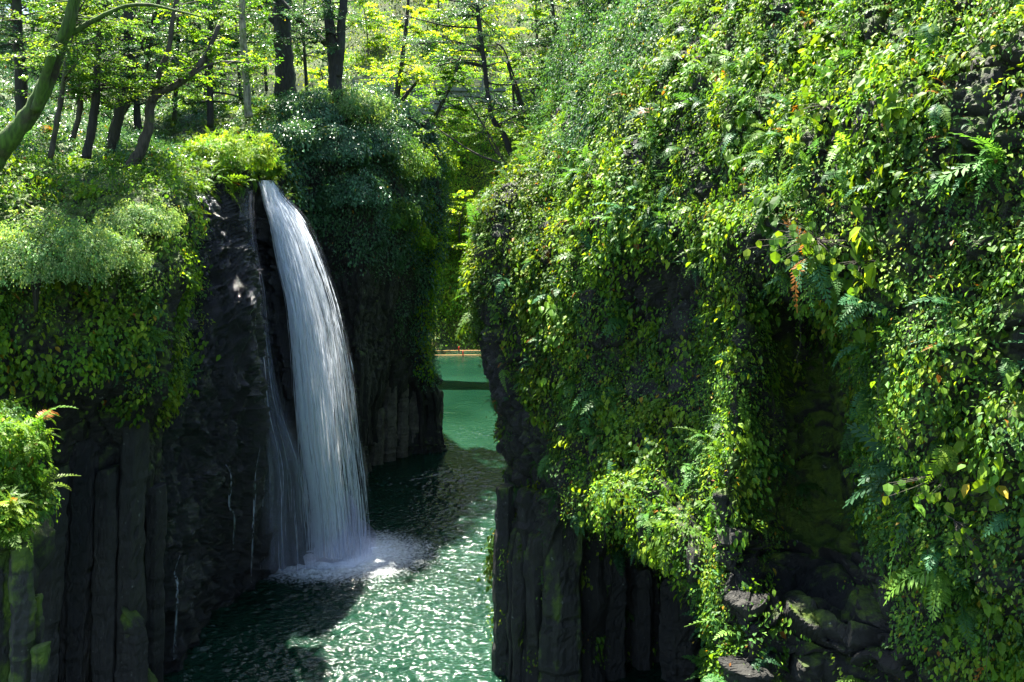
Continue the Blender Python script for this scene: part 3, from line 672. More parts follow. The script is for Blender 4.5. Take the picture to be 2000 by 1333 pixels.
# left side foliage
VEG_L = [(-300, 200), (0, 330), (330, 320), (430, 300), (500, 345), (560, 330), (600, 400), (650, 520), (700, 560), (770, 520), (800, 620), (815, 700), (860, 720), (890, 560), (890, 200), (700, 150), (-300, 100)]
def dens_l(px, py, p, n):
    jx = px + 18 * vnoise(p * 1.3, 3); jy = py + 22 * vnoise(p * 1.3, 4)
    bul = inpoly(jx, jy, [(-400, 250), (300, 250), (375, 350), (380, 480), (385, 640), (340, 690), (325, 790), (290, 830), (245, 800), (200, 770), (120, 740), (60, 790), (0, 740), (-400, 760)])
    top = inpoly(jx, jy, [(320, 200), (520, 200), (560, 360), (515, 362), (480, 345), (440, 385), (370, 372), (320, 350)])
    mid = inpoly(jx, jy, [(540, 100), (900, 100), (890, 420), (880, 560), (862, 640), (850, 735), (800, 700), (830, 600), (800, 520), (740, 520), (690, 540), (640, 460), (590, 410), (545, 360)])
    d = np.where(bul | top | mid, 1.0, .0)
    edge = inpoly(jx, jy, [(780, 540), (860, 540), (860, 740), (800, 720), (760, 640)]); d = np.where(edge & ~mid, .3, d)
    sp = inpoly(jx, jy, [(340, 560), (400, 560), (390, 720), (340, 760)]); d = np.where(sp, .35, d)
    d = np.where((p[:, 2] > 18.2) & (n[:, 2] > .5), .8, d)
    return d * (.4 + .6 * patch(p, .8, 5, -.3, .1)) * np.clip(1.4 + 2 * n[:, 2], .1, 1)
def dl(f): return lambda px, py, p, n: dens_l(px, py, p, n) * f(px, py, p)
near_l = lambda px, py, p: (px < 395) * (p[:, 1] < 34) * 1.0
FL = Leaves()
p_, n_ = surf_sample(LS, LN, 8, dl(lambda px, py, p: near_l(px, py, p) * (.25 + .8 * patch(p, .6, 41, -.15, .2)) * np.clip(.5 + (py - 430) / 160, .5, 1.4)))
clump_broad(FL, p_, n_, 16, .24, .135, out=.5, tone=1 + .25 * vnoise(p_ * .5, 9))
p_, n_ = surf_sample(LS, LN, 11, dl(lambda px, py, p: near_l(px, py, p) * (.3 + .6 * patch(p, .7, 43, -.2, .2))))
clump_broad(FL, p_, n_, 26, .22, .075, pal='small', out=.45, tm=T_SMALL, aspect=.85)
FLF = Leaves()
p_, n_ = surf_sample(LS, LN, 2.5, dl(lambda px, py, p: near_l(px, py, p) * (.1 + .8 * patch(p, .6, 47, -.1, .2))))
clump_fern(FLF, p_, n_, 5, .42)
p_, n_ = surf_sample(LS, LN, 3.0, dl(lambda px, py, p: (px > 320) * (px < 580) * (py < 420) * 1.0))
clump_fern(FLF, p_, n_, 5, .6, pal='grass')
tag(FL.build('bank_foliage', M_LEAF), 'bright leafy creepers covering the bulging rock on the left', 'foliage', kind='stuff')
tag(FLF.build('bank_ferns', M_LEAF), 'ferns on the left bank beside and above the waterfall lip', 'ferns', kind='stuff')
FM = Leaves()
far_l = lambda px, py, p: (px > 540) * (p[:, 1] > 38) * 1.0
p_, n_ = surf_sample(LS, LN, 6, dl(lambda px, py, p: far_l(px, py, p) * .95))
clump_broad(FM, p_, n_, 30, .38, .13, pal='dark', out=.7, tm=T_SMALL, aspect=.8, dead=.004)
tag(FM.build('cliff_creepers', M_GLOSS), 'dark glossy creepers over the cliff to the right of the waterfall', 'foliage', kind='stuff')
FY = Leaves()
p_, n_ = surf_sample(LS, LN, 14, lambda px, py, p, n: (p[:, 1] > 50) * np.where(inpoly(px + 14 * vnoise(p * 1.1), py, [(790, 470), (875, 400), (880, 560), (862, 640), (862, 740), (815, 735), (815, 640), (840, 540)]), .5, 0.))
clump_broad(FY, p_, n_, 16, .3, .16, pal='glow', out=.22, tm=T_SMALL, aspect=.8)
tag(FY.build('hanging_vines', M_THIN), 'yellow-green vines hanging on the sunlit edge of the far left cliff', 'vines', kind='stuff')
FU = Leaves()    # undergrowth on the plateau
p_, n_ = surf_sample(LS, LN, 5, lambda px, py, p, n: (p[:, 2] > 17.3) * (n[:, 2] > .4) * (py < 330) * .8)
clump_broad(FU, p_, n_, 26, .35, .11, pal='dark', out=.6, tm=T_SMALL, aspect=.8, dead=.01)
p_, n_ = surf_sample(LS, LN, 1.0, lambda px, py, p, n: (p[:, 2] > 17.3) * (n[:, 2] > .4) * (py < 330) * .8)
clump_fern(FU, p_, n_, 5, .5)
tag(FU.build('undergrowth', M_GLOSS), 'dark undergrowth on the forest floor above the left cliff', 'undergrowth', kind='stuff')

# ------------------------------------------------------------------ far woods on the hillside
def hill_scatter(N, y0, y1, x0=-75, x1=60):
    x = R.uniform(x0, x1, N); y = R.uniform(y0, y1, N); q = np.stack([x, y, np.zeros(N)], 1)
    i = np.clip(((y - 80) / 135 * (ny - 1)), 0, ny - 1).astype(int); j = np.clip(((x + 110) / 220 * (nx - 1)), 0, nx - 1).astype(int)
    q[:, 2] = Z[i * nx + j]; return q
FW = Leaves()
q = hill_scatter(5200, 94, 150); px, py = proj(q); k = (px > -60) & (px < 1500) & (py > -260)
q = q[k]; nn = np.tile(unit(np.array([[0, -.75, .65]])), (len(q), 1))
clump_broad(FW, q, nn, 34, .9, .30, pal='glow', out=1.6, tm=T_SMALL, aspect=.8, tone=np.exp(.5 * vnoise(q * .25, 3)))
q = hill_scatter(1500, 95, 112, -15, 6); q = q[q[:, 2] > 3]; nn = np.tile(unit(np.array([[0, -.75, .65]])), (len(q), 1))
clump_broad(FW, q, nn, 34, .7, .24, pal='glow', out=1.6, tm=T_SMALL, aspect=.8)
q = hill_scatter(1600, 93.5, 101, -20, 8); q = q[q[:, 2] > .3]; nn = np.tile(unit(np.array([[0, -.75, .65]])), (len(q), 1))
clump_broad(FW, q, nn, 30, .5, .2, pal='bank', out=.7, tm=T_SMALL, aspect=.8)
tag(FW.build('far_wood', M_THIN), 'sunlit yellow-green woodland filling the far hillside', 'woodland', kind='stuff')
#__PART2__
# ------------------------------------------------------------------ waterfall
def fall_sheet(name, rows, off, mat, parent, bow=.5, N=90, Mx=26, dens=None):
    """rows: (left px, right px, py, depth left, depth right) -> a bowed sheet of falling water"""
    w = catm(len(rows), N); r = w @ np.array(rows, float)
    u = np.linspace(0, 1, Mx); v = []; uv = []; dn = []
    Ls = np.array([P(a[0], a[2], a[3]) for a in r]); Rs = np.array([P(a[1], a[2], a[4]) for a in r])
    for k in range(N):
        d = Rs[k] - Ls[k]; wdt = np.linalg.norm(d)
        out = np.array([.55, -.8, 0.]); b = (np.sin(np.pi * u) * bow * wdt + off)
        q = Ls[k] + u[:, None] * d + b[:, None] * out
        q = q + .05 * np.stack([np.sin(u * 23 + off * 9), np.cos(u * 31 + off * 5), 0 * u], 1) * min(1, k / 20)
        v.append(q); uv.append(np.stack([u, np.full(Mx, k / (N - 1))], 1)); dn.append(np.full(Mx, 1.0 if dens is None else np.interp(k / (N - 1), *dens)))
    return mesh(name, np.concatenate(v), gridfaces(N, Mx), mat, parent, {'dens': np.concatenate(dn)}, True, uv=np.concatenate(uv))

wf = thing('waterfall', 'tall white waterfall plunging from the mossy lip into the green river', 'waterfall', P(650, 1080, 39.2))
MAIN = [(506, 524, 353, 39.0, 40.0), (512, 545, 385, 38.5, 40.0), (528, 590, 440, 38.0, 40.5), (548, 628, 530, 37.6, 41), (568, 655, 625, 37.2, 41.2), (576, 676, 730, 37.1, 41.2), (586, 692, 850, 37.4, 41), (598, 706, 960, 37.8, 40.4), (604, 716, 1080, 38.2, 39.8)]
M_F1 = fall_mat('falling_water_dense', .22, 22, 3.0, 1, .34, (.93, .95, .98), gain=5, redge=2.4)
M_F2 = fall_mat('falling_water_fine', .1, 50, 7.0, 2, .2, (.93, .95, .98), gain=7, redge=3)
M_F3 = fall_mat('falling_water_spray', .0, 90, 8, 3, .25, gain=6)
DEN = ([0, .3, .6, .85, 1], [1, 1, .95, .8, .55])
fall_sheet('water_curtain', MAIN, 0, M_F1, wf, .18, dens=DEN)
fall_sheet('water_curtain', [(a - 2, b + 4, c, d, e) for a, b, c, d, e in MAIN], .3, M_F2, wf, .2, dens=DEN)
fall_sheet('water_curtain', [(a - 4, b + 10, c, d, e) for a, b, c, d, e in MAIN], .55, M_F3, wf, .2, dens=DEN)
CORE = [(508, 522, 353, 38.6, 39.2), (516, 536, 400, 38.2, 39), (538, 576, 480, 37.7, 39), (562, 606, 590, 37.2, 38.8), (576, 632, 720, 36.9, 38.8), (588, 650, 860, 37, 38.8), (606, 668, 980, 37.5, 38.8), (612, 680, 1085, 38, 39)]
fall_sheet('water_core', CORE, .15, fall_mat('falling_water_core', .85, 22, 1.2, 5, .4, (.95, .96, .98)), wf, .2, dens=([0, .5, .8, 1], [1, 1, .8, .5]))
def strands(rows, n, mat, parent, w0, seed, offm=.6, ln=(12, 60)):
    r = np.random.default_rng(seed); g = catm(len(rows), 120) @ np.array(rows, float); mb = MB()
    Ls = np.array([P(a[0], a[2], a[3]) for a in g]); Rs = np.array([P(a[1], a[2], a[4]) for a in g])
    for _ in range(n):
        u = r.beta(1.05, 1.75) * 1.12 - .05; a = int(r.uniform(0, 112)); b = min(119, a + int(r.uniform(*ln))); k = np.arange(a, b + 1); du = r.normal() * .0012
        uu = np.clip(u + du * (k - a), -.07, 1.1)[:, None]
        q = Ls[k] * (1 - uu) + Rs[k] * uu + np.array([.55, -.8, 0]) * (offm * r.random() + .25 * math.sin(math.pi * u))
        q = q + np.stack([.02 * np.sin(k * .3 + u * 40), 0 * k, 0 * k], 1); t = np.linspace(0, 1, len(k))
        rad = w0 * r.uniform(.4, 1.3) * np.sin(np.pi * np.clip(t, .03, .97)) ** .6 * (1 + .5 * np.sin(t * 40 + u * 9))
        tube(mb, q, rad, 4, cap=False)
    o = mb.build('water_strands', mat, parent, smooth=True, col=False); o['kind'] = 'stuff'
def strand_mat():
    m, n, out = new_mat('water_strand'); d = node(n, 'ShaderNodeBsdfPrincipled'); d.inputs['Base Color'].default_value = (.85, .9, .97, 1); d.inputs['Roughness'].default_value = .3
    t = node(n, 'ShaderNodeBsdfTranslucent'); t.inputs[0].default_value = (.85, .9, .97, 1); a = node(n, 'ShaderNodeMixShader'); n.links.new(d.outputs[0], a.inputs[1]); n.links.new(t.outputs[0], a.inputs[2])
    tr = node(n, 'ShaderNodeBsdfTransparent'); mx = node(n, 'ShaderNodeMixShader'); mx.inputs[0].default_value = .5
    n.links.new(tr.outputs[0], mx.inputs[1]); n.links.new(a.outputs[0], mx.inputs[2]); n.links.new(mx.outputs[0], out.inputs[0]); mx.inputs[0].default_value = .62; return m
M_STRAND = strand_mat()
VEIL0 = [(470, 492, 372, 37.0, 38.0), (468, 494, 450, 36.6, 37.8), (484, 512, 560, 35.8, 37.3), (492, 528, 680, 35.2, 37.0), (494, 552, 790, 35.0, 36.9), (496, 600, 900, 35.2, 37.0), (496, 612, 1000, 35.8, 37.6), (498, 620, 1110, 36.2, 38.2)]
strands(MAIN, 520, M_STRAND, wf, .011, 5); strands(MAIN, 1000, M_STRAND, wf, .021, 15, .7, (4, 17)); strands(CORE, 300, M_STRAND, wf, .02, 6); strands(VEIL0, 36, M_STRAND, wf, .006, 7, .3)
def drops():
    N = 700; L = Leaves(); a = R.random(N); t = R.random(N) ** 2
    p = PLUNGE + np.stack([R.normal(size=N) * 1.1, R.normal(size=N) * .8, t * 1.5 * R.random(N) + .03], 1)
    tm = (np.array([[0, 0, 0], [1, .5, 0], [1, -.5, .2], [.5, 0, 1.]]), np.array([[0, 1, 2], [0, 2, 3], [0, 3, 1], [1, 3, 2]]))
    z = .005 + .009 * R.random(N); L.add(p, rnd(N), rnd(N), z, z, tm, np.tile([.85, .88, .93], (N, 1)))
    o = L.build('spray', M_SPRAY, wf); o['kind'] = 'stuff'
M_SPRAY = leaf_mat('spray_water', .4, .3, (1, 1, 1)); drops()
def mist():
    m, n, out = new_mat('mist'); pv = node(n, 'ShaderNodeVolumePrincipled'); pv.inputs['Color'].default_value = (.9, .93, 1, 1); pv.inputs['Density'].default_value = .22; pv.inputs['Anisotropy'].default_value = .3
    n.links.new(pv.outputs[0], out.inputs['Volume'])
    th = np.linspace(0, 2 * np.pi, 24, endpoint=False); ph = np.linspace(.02, np.pi - .02, 14)
    for (cx, cy, rx, ry, rz) in ((0, 0, 2.0, 1.5, 1.1), (.2, 0, 1.1, .9, 1.9)):
        d = np.stack([np.outer(np.sin(ph), np.cos(th)) * rx, np.outer(np.sin(ph), np.sin(th)) * ry, np.outer(np.cos(ph), np.ones(24)) * rz], -1).reshape(-1, 3) + PLUNGE + [cx, cy, rz * .55]
        d[:, 2] = np.maximum(d[:, 2], .12); o = mesh('mist', d, gridfaces(14, 24, True), m, smooth=True)
        tag(o, 'white spray mist drifting over the foot of the waterfall', 'mist', kind='stuff')
mist()
veil = thing('waterfall_veil', 'thin bluish side veil of water sliding over dark rock left of the main waterfall', 'waterfall', P(530, 1110, 36.8))
VEIL = [(470, 492, 372, 37.0, 38.0), (468, 494, 450, 36.6, 37.8), (484, 512, 560, 35.8, 37.3), (492, 528, 680, 35.2, 37.0), (494, 552, 790, 35.0, 36.9), (496, 600, 900, 35.2, 37.0), (496, 612, 1000, 35.8, 37.6), (498, 620, 1110, 36.2, 38.2)]
fall_sheet('water_curtain', VEIL, .25, fall_mat('veil_water', .42, 9, 1.3, 7, .35, (.5, .56, .72), gain=1.6), veil, .05, dens=([0, .3, .7, 1], [.35, .3, .5, .55]))
fall_sheet('water_curtain', VEIL, .5, fall_mat('veil_spray', .05, 80, 4, 8, .2, (.7, .76, .9)), veil, .05, dens=([0, 1], [.5, .5]))

M_TR = fall_mat('trickle_water', .1, 5, 9, 21, .5, (.6, .66, .78), gain=5)
def project_to(S_, px, py, out=.06):
    """nearest visible surface point for a photo pixel"""
    q = S_.reshape(-1, 3); x, y = proj(q); ok = (q[:, 1] > 5)
    d = (x - px) ** 2 + (y - py) ** 2; d[~ok] = 1e9
    c = np.where(d < max(d.min() * 1.5, 60))[0]; b = c[np.argmin(q[c, 1])]
    Y = q[b, 1]; v = P(px, py, Y); return v * 1.0 - np.array([-.3, .8, 0]) * out
TR = [([(438, 905), (452, 930), (448, 985), (458, 1010), (456, 1075)], .035, 'thin white trickle bending around a rock knob left of the veil'),
      ([(508, 870), (500, 930), (496, 1000), (493, 1060), (492, 1140)], .07, 'thickest white trickle running down the rock rib left of the veil'),
      ([(352, 1080), (342, 1120), (347, 1140), (345, 1200), (341, 1290)], .035, 'white trickle low on the dark rock near the bottom left water edge'),
      ([(582, 880), (590, 940), (606, 970), (612, 1010), (608, 1065)], .05, 'lit trickle on the rock edge between the veil and the main fall')]
for pts, w, lab in TR:
    q = [project_to(LS, a, b, .12) for a, b in pts]
    if max(abs(q[i + 1][1] - q[i][1]) for i in range(len(q) - 1)) > 2.5:
        m_ = np.median([a[1] for a in q]); q = [P(a, b, m_) for a, b in pts]
    Yt = [a[1] - .12 for a in q]; hw_ = w * F / Yt[0] * .75
    rows = [(a - hw_ * (.6 + .7 * R.random()), a + hw_ * (.6 + .7 * R.random()), b, y, y) for (a, b), y in zip(pts, Yt)]
    tag(fall_sheet('water_trickle', rows, 0, M_TR, None, .3, 60, 7), lab, 'trickle', 'thin trickles running down the wet rock')

# ------------------------------------------------------------------ basalt columns and boulders
def column(px0, px1, pytop, pybot, Y, lean, label, group, seed, moss=.2, wet=.1, tilt=.25, sides=6, mat=None):
    r = np.random.default_rng(seed)
    rad = (px1 - px0) / 2 / F * Y * 1.03; cx = (px0 + px1) / 2
    bot = P(cx + lean, pybot, Y); bot[2] = max(bot[2], -1.2) if pybot < 1333 else bot[2]
    top = P(cx, pytop, Y)
    th = np.sort(np.linspace(0, 2 * np.pi, sides, endpoint=False) + r.normal(size=sides) * .13) + r.random()
    pr = np.stack([np.cos(th), np.sin(th) * .9], 1); pr = pr / np.abs(pr[:, 0]).max()
    # bevelled, subdivided outline
    out = []
    for k in range(sides):
        a, b = pr[k], pr[(k + 1) % sides]
        for t in (.07, .2, .4, .6, .8, .93): out.append(a * (1 - t) + b * t)
    out = np.array(out); n = len(out); H = 46; v = []
    r_off = lambda j: .7 * math.sin(j * .9 + seed)
    for j in range(H + 1):
        t = j / H; c = bot * (1 - t) + top * t
        jn = int(t * 46 / 5.3 + r_off(j)); s = rad * (1 + .05 * math.sin(t * 9 + seed) + .10 * (_h(np.int64(jn), np.int64(seed), np.int64(1)) - .5)); c = c + rad * .16 * np.array([_h(np.int64(jn), np.int64(seed), np.int64(2)) - .5, _h(np.int64(jn), np.int64(seed), np.int64(3)) - .5, 0]); s = s * (1 - .10 * max(0, (t - .93) / .07) ** 2)
        q = np.concatenate([out * s, np.zeros((n, 1))], 1) + c
        if t > .9: q[:, 2] += (out[:, 0] * tilt * rad + .06 * r.normal(size=n) * 0) * (t - .9) / .1
        v.append(q)
    for s in (.75, .4, .05):
        q = np.concatenate([out * s * rad, np.zeros((n, 1))], 1) + top; q[:, 2] += out[:, 0] * s * tilt * rad + .08 * rad; v.append(q)
    v = np.concatenate(v); cen = np.concatenate([np.tile(bot * 0, (1, 1))])
    d = v - (bot + (top - bot) * ((v[:, 2:3] - bot[2]) / (top[2] - bot[2]))); d[:, 2] = 0; d = unit(d)
    v = v + d * (.13 * fbm(v * [2.2, 2.2, .8] + seed, 4) * rad - .10 * rad * (np.abs(vnoise(v * [3, 3, 1.2] + seed, 4)) < .06) + .02 * vnoise(v * 9))[:, None]
    cc = cell(v * 2.2, seed); crack = np.clip(1 - (cc[1] - cc[0]) / .08, 0, 1) * .0
    f = gridfaces(H + 4, n, True)
    tz = np.clip((v[:, 2] - top[2] + .5) / .5, 0, 1)
    o = mesh('basalt_column', v, f, mat or M_MIDROCK, attrs={'wet': np.full(len(v), wet), 'moss': moss - .1 + .4 * tz + .42 * fbm(v * [6, 6, .6] + seed, 3) + .2 * vnoise(v * 1.7)})
    return tag(o, label, 'rock column', group)
G1 = 'mossy basalt columns in the near left corner'
column(-30, 22, 1082, 1420, 17.2, -6, 'mossy basalt column at the far left edge of the near group, tallest of it', G1, 1, .42)
column(18, 66, 1070, 1430, 17.0, -4, 'broad yellow-green mossy column right of the leftmost one', G1, 2, .40)
column(58, 82, 1165, 1430, 17.3, 2, 'slim mossy column squeezed between the broad one and the low block', G1, 3, .38)
column(60, 96, 1262, 1440, 16.9, 0, 'low mossy block with a rounded top, rightmost of the near left group', G1, 4, .40)
G2 = 'shaded basalt columns under the left bulge'
for k, (a, b, t, Y, ln, mo, lb) in enumerate([
    (80, 134, 985, 24.6, -26, .18, 'tall grey-green column just right of the near mossy columns'),
    (136, 190, 930, 26.0, -22, -.1, 'black glistening column in the shade under the leafy bulge'),
    (188, 232, 985, 26.0, -8, .1, 'grey column with a pale worn face, third from the left in the shade'),
    (228, 288, 900, 26.3, -14, .05, 'wide column beside the standing stone, its top hidden under the overhang'),
    (286, 326, 1020, 27.4, -8, -.2, 'narrow wet column closest to the lower water edge')]):
    column(a, b, t - 70, 1420, Y, ln, lb, G2, 20 + k, mo - .25, .3 if k != 1 else .8)
G3 = 'basalt columns at the foot of the far left cliff'
for k, (a, b, t, bt, Y, lb) in enumerate([
    (724, 752, 800, 906, 52.6, 'leftmost column at the far cliff foot, low and dark beside the waterfall pool'),
    (750, 776, 738, 900, 53.4, 'second column from the waterfall at the far cliff foot with a lit right edge'),
    (775, 800, 752, 896, 54.2, 'third column at the far cliff foot, straight with a bright seam on its right'),
    (798, 822, 757, 888, 55.2, 'fourth column at the far cliff foot, under the leafy ledge'),
    (820, 844, 762, 880, 56.0, 'fifth column at the far cliff foot, next to the outermost one'),
    (840, 866, 765, 872, 56.7, 'outermost flat-topped column standing in green water at the cliff tip')]):
    column(a, b, t, bt + 14, Y, -3, lb, G3, 40 + k, -.1 if k < 5 else .1, 0, .1, mat=M_PALEROCK)
G4 = 'dark basalt columns at the foot of the right cliff'
for k, (a, b, t, Y, ln, mo, lb) in enumerate([
    (966, 1008, 950, 29.3, -6, .02, 'outermost column of the right cliff rising straight from the glittering water'),
    (1010, 1062, 955, 28.7, -4, -.05, 'second column from the water at the right cliff foot, bluish grey'),
    (1060, 1140, 985, 27.8, -8, .34, 'broad column with a green mossy face left of the dark hollow'),
    (1158, 1222, 1090, 29.2, -4, -.2, 'first shaded column inside the hollow under the right cliff'),
    (1232, 1276, 1110, 29.6, 0, -.2, 'second shaded column inside the hollow under the right cliff'),
    (1290, 1368, 1130, 28.8, 0, -.2, 'innermost shaded column at the right end of the hollow')]):
    column(a, b, t, 1430, Y, ln, lb, G4, 60 + k, mo, .35, .15)

def boulder(name, label, c, rad, seed, moss, wet=.2):
    nu_, nv_ = 44, 26; th = np.linspace(0, 2 * np.pi, nu_, endpoint=False); ph = np.linspace(.02, np.pi - .02, nv_)
    d = np.stack([np.outer(np.sin(ph), np.cos(th)), np.outer(np.sin(ph), np.sin(th)), np.outer(np.cos(ph), np.ones(nu_))], -1).reshape(-1, 3)
    r = 1 + .35 * fbm(d * 1.3 + seed, 3) + .08 * fbm(d * 4 + seed, 3)
    c1, c2, ci = cell(d * 1.6 + seed, seed); r += (ci - .5) * .16
    v = d * r[:, None] * np.array(rad) + c
    o = mesh(name, v, gridfaces(nv_, nu_, True), M_ROCK, attrs={'wet': np.full(len(v), wet), 'moss': moss + .4 * d[:, 2]}, smooth=True)
    return tag(o, label, 'rock')
boulder('mossy_boulder', 'round moss-covered boulder at the bottom edge by the water', P(268, 1352, 26.3), (.52, .5, .62), 3, .45)
column(238, 286, 1205, 1420, 25.9, 6, 'short standing stone with a slanting green top behind the mossy boulder', None, 77, .1, .2, -.9)
boulder('ledge_rock', 'low flat rock with a green cap jutting out left of the veil', P(385, 945, 31.2), (.35, .5, .25), 5, .25, .7)
for k, (x, y, Y, r_, lb) in enumerate([(838, 738, 56.2, .6, 'larger grey block on top of the columns at the cliff tip'), (812, 742, 55.5, .42, 'small block beside the larger one above the far columns'), (855, 745, 56.6, .3, 'smallest block at the very tip, fringed with yellow leaves')]):
    boulder('rock_block', lb, P(x, y, Y), (r_, r_ * .8, r_ * .8), 9 + k, .1, .1)['group'] = 'blocks on top of the far columns'

boulder('rock_outcrop', 'mossy rock outcrop at the left edge carrying the foliage above the near columns', P(-60, 1075, 19.0), (1.75, 1.2, 1.9), 31, .25, .1)
# ------------------------------------------------------------------ trees
CUT = []
def make_tree(name, label, group, stems, Y, bark, pal, limbs, lsize, leafmat=None, seed=0, crown=(0, 1), limb_len=(1.5, 3), flat=.35, density=1., twig_leaves=26, ascend=.15, extra=0, sides=9, rough=.35):
    """stems: list of ([(px,py,dY)...],[width px ...]); leaves hang on side limbs along the stems"""
    r = np.random.default_rng(seed + 100)
    base = P(stems[0][0][0][0], stems[0][0][0][1], Y + (stems[0][0][0][2] if len(stems[0][0][0]) > 2 else 0))
    t = thing(name, label, 'tree', base, group)
    mb = MB(); L = Leaves(); S3 = []
    for pts, wd in stems:
        q = np.array([P(a[0], a[1], Y + (a[2] if len(a) > 2 else 0)) for a in pts]); rad = np.array(wd) / 2 / F * Y
        n_ = max(14, len(q) * 7); w_ = catm(len(q), n_); q = w_ @ q; rad = np.interp(np.linspace(0, 1, n_), np.linspace(0, 1, len(rad)), rad)
        q[1:] += np.cumsum(r.normal(size=(n_ - 1, 3)) * rad[1:, None] * .05, 0)
        if extra and pts is stems[0][0]:
            d = unit(q[-1] - q[-4]); d = unit(d * .5 + UP); m = 8
            ext = q[-1] + np.arange(1, m + 1)[:, None] * d * extra / m + np.cumsum(r.normal(size=(m, 3)) * .12, 0)
            q = np.concatenate([q, ext]); rad = np.concatenate([rad, rad[-1] * np.linspace(.9, .2, m)])
        tube(mb, q, rad, sides, rough=rough, seed=seed); S3.append((q, rad))
    for k in range(limbs):
        q, rad = S3[r.integers(0, len(S3))] if r.random() < .45 else S3[0]
        i = int(np.clip(r.uniform(*crown), 0, .999) * len(q)); p0 = q[i]
        ln = r.uniform(*limb_len) * (1 - .4 * i / len(q)); az = r.random() * 2 * np.pi
        d = np.array([math.cos(az), math.sin(az), ascend + r.normal() * .25]); d /= np.linalg.norm(d)
        m = 9; s = np.linspace(0, 1, m)[:, None]; bend = r.normal(size=3) * .25
        lp = p0 + d * ln * s + (bend * ln - np.array([0, 0, .12 * ln])) * s ** 2
        r0 = min(rad[i] * .45, .018 * ln + .008); tube(mb, lp, np.linspace(r0, .006, m), 5)
        nt_ = int(5 + ln * 1.6)
        for _ in range(nt_):
            a = r.uniform(.3, 1); b0 = lp[int(a * (m - 1))]; az2 = az + r.normal() * .9
            td = unit(np.array([math.cos(az2), math.sin(az2), r.normal() * .2 + .02])); tl = ln * .33 * r.uniform(.5, 1.2)
            tp = b0 + td * tl * np.linspace(0, 1, 4)[:, None] - UP * (.1 * tl * np.linspace(0, 1, 4)[:, None] ** 2)
            tube(mb, tp, np.linspace(.008, .003, 4), 3, cap=False)
            N = int(twig_leaves * density * r.uniform(.6, 1.3)); u = r.random(N) ** .8
            pos = b0 + td * (tl * u)[:, None] + r.normal(size=(N, 3)) * np.array([1, 1, flat]) * tl * .22
            ax = td + r.normal(size=(N, 3)) * [.7, .7, .35] - UP * .25; nr = UP + r.normal(size=(N, 3)) * .35
            l = lsize * np.exp(r.normal(size=N) * .25)
            c = pick(pal, 1, .15) * np.exp(R.normal(size=(N, 1)) * .2)
            mm = R.random(N) < .006; c[mm] = (.5, .38, .02)
            L.add(pos, ax, nr, l, l * .95, T_SMALL, c)
    mb.build('trunk', bark, t, smooth=True, col=False)
    L.build('crown', leafmat or M_LEAF, t)
    return t

make_tree('mossy_tree', 'thick mossy trunk leaning right in the upper left corner', None,
    [([(-25, 330), (5, 296), (50, 245), (88, 180), (118, 110), (145, 50), (168, -40)], [46, 42, 34, 30, 26, 22, 18]),
     ([(70, 215, -.2), (98, 120, -.5), (130, 50, -.5), (150, -30, -.4)], [20, 16, 14, 10]),
     ([(140, 65), (185, 40), (245, 14), (300, 12), (345, 22), (400, 36)], [12, 10, 8, 7, 5, 3])], 24.5, M_MOSSBARK, 'small', 16, .075, seed=1, crown=(.6, 1), limb_len=(1., 2.2), twig_leaves=30, sides=14)
make_tree('bent_tree', 'grey-brown tree with an elbow bend sweeping right above the waterfall', None,
    [([(250, 335), (272, 290), (288, 235), (300, 188), (340, 168), (375, 145), (405, 105), (432, 48)], [26, 24, 20, 18, 15, 13, 11, 8]),
     ([(296, 200), (312, 140), (330, 90), (338, 30), (352, -30)], [12, 11, 10, 9, 7]),
     ([(362, 156), (410, 128), (460, 122), (505, 132)], [6, 5, 4, 2])], 30, M_BARK, 'maple', 30, .08, seed=2, crown=(.5, 1), limb_len=(1.0, 2.3), flat=.18, leafmat=M_THIN)
LT = [
 ('dark_trunk_tree', 'straight dark tree standing behind the mossy leaning trunk', [([(42, 240), (40, 120), (34, 60), (30, -40)], [24, 20, 18, 16])], 31, M_DARKBARK, 'dark'),
 ('slender_tree', 'slender dark tree with crooked stem right of the mossy trunk', [([(168, 310), (188, 200), (192, 100), (208, -40)], [18, 15, 12, 10])], 29, M_DARKBARK, 'small'),
 ('slender_tree', 'dark tree with a thick lower stem in the middle of the left grove', [([(215, 310), (240, 190), (250, 100), (252, -40)], [18, 22, 18, 16])], 32, M_DARKBARK, 'dark'),
 ('thin_tree', 'thin curved stem nearest the elbow tree on its left', [([(142, 270), (156, 205), (146, 130), (140, 60), (152, -40)], [11, 11, 9, 8, 6])], 29.5, M_BARK, 'small'),
 ('thin_tree', 'thin reddish stem rising in front of the mossy leaning trunk', [([(98, 310), (118, 200), (132, 110), (150, 20), (160, -40)], [11, 10, 8, 8, 6])], 27, M_BARK, 'small'),
 ('thin_tree', 'pair of thin crossing stems behind the elbow tree', [([(205, 300), (225, 230), (262, 130), (300, 40), (318, -30)], [10, 9, 8, 8, 6]), ([(230, 240), (280, 150), (296, 80), (320, 10)], [8, 8, 7, 5])], 33, M_DARKBARK, 'dark'),
 ('pale_trunk_tree', 'pale lichen-spotted trunk behind the yellow-green maple sprays', [([(486, 230), (480, 150), (474, 60), (472, -40)], [15, 14, 13, 12])], 44, M_PALEBARK, 'maple'),
]
for k, (nm, lb, st, Y, bk, pal) in enumerate(LT):
    make_tree(nm, lb, None, st, Y, bk, pal, 38, .085 if Y < 40 else .11, seed=10 + k, crown=(.3, 1), limb_len=(1.2, 2.8), leafmat=M_GLOSS if pal == 'dark' else M_LEAF, extra=0 if Y < 40 else 3, twig_leaves=24)
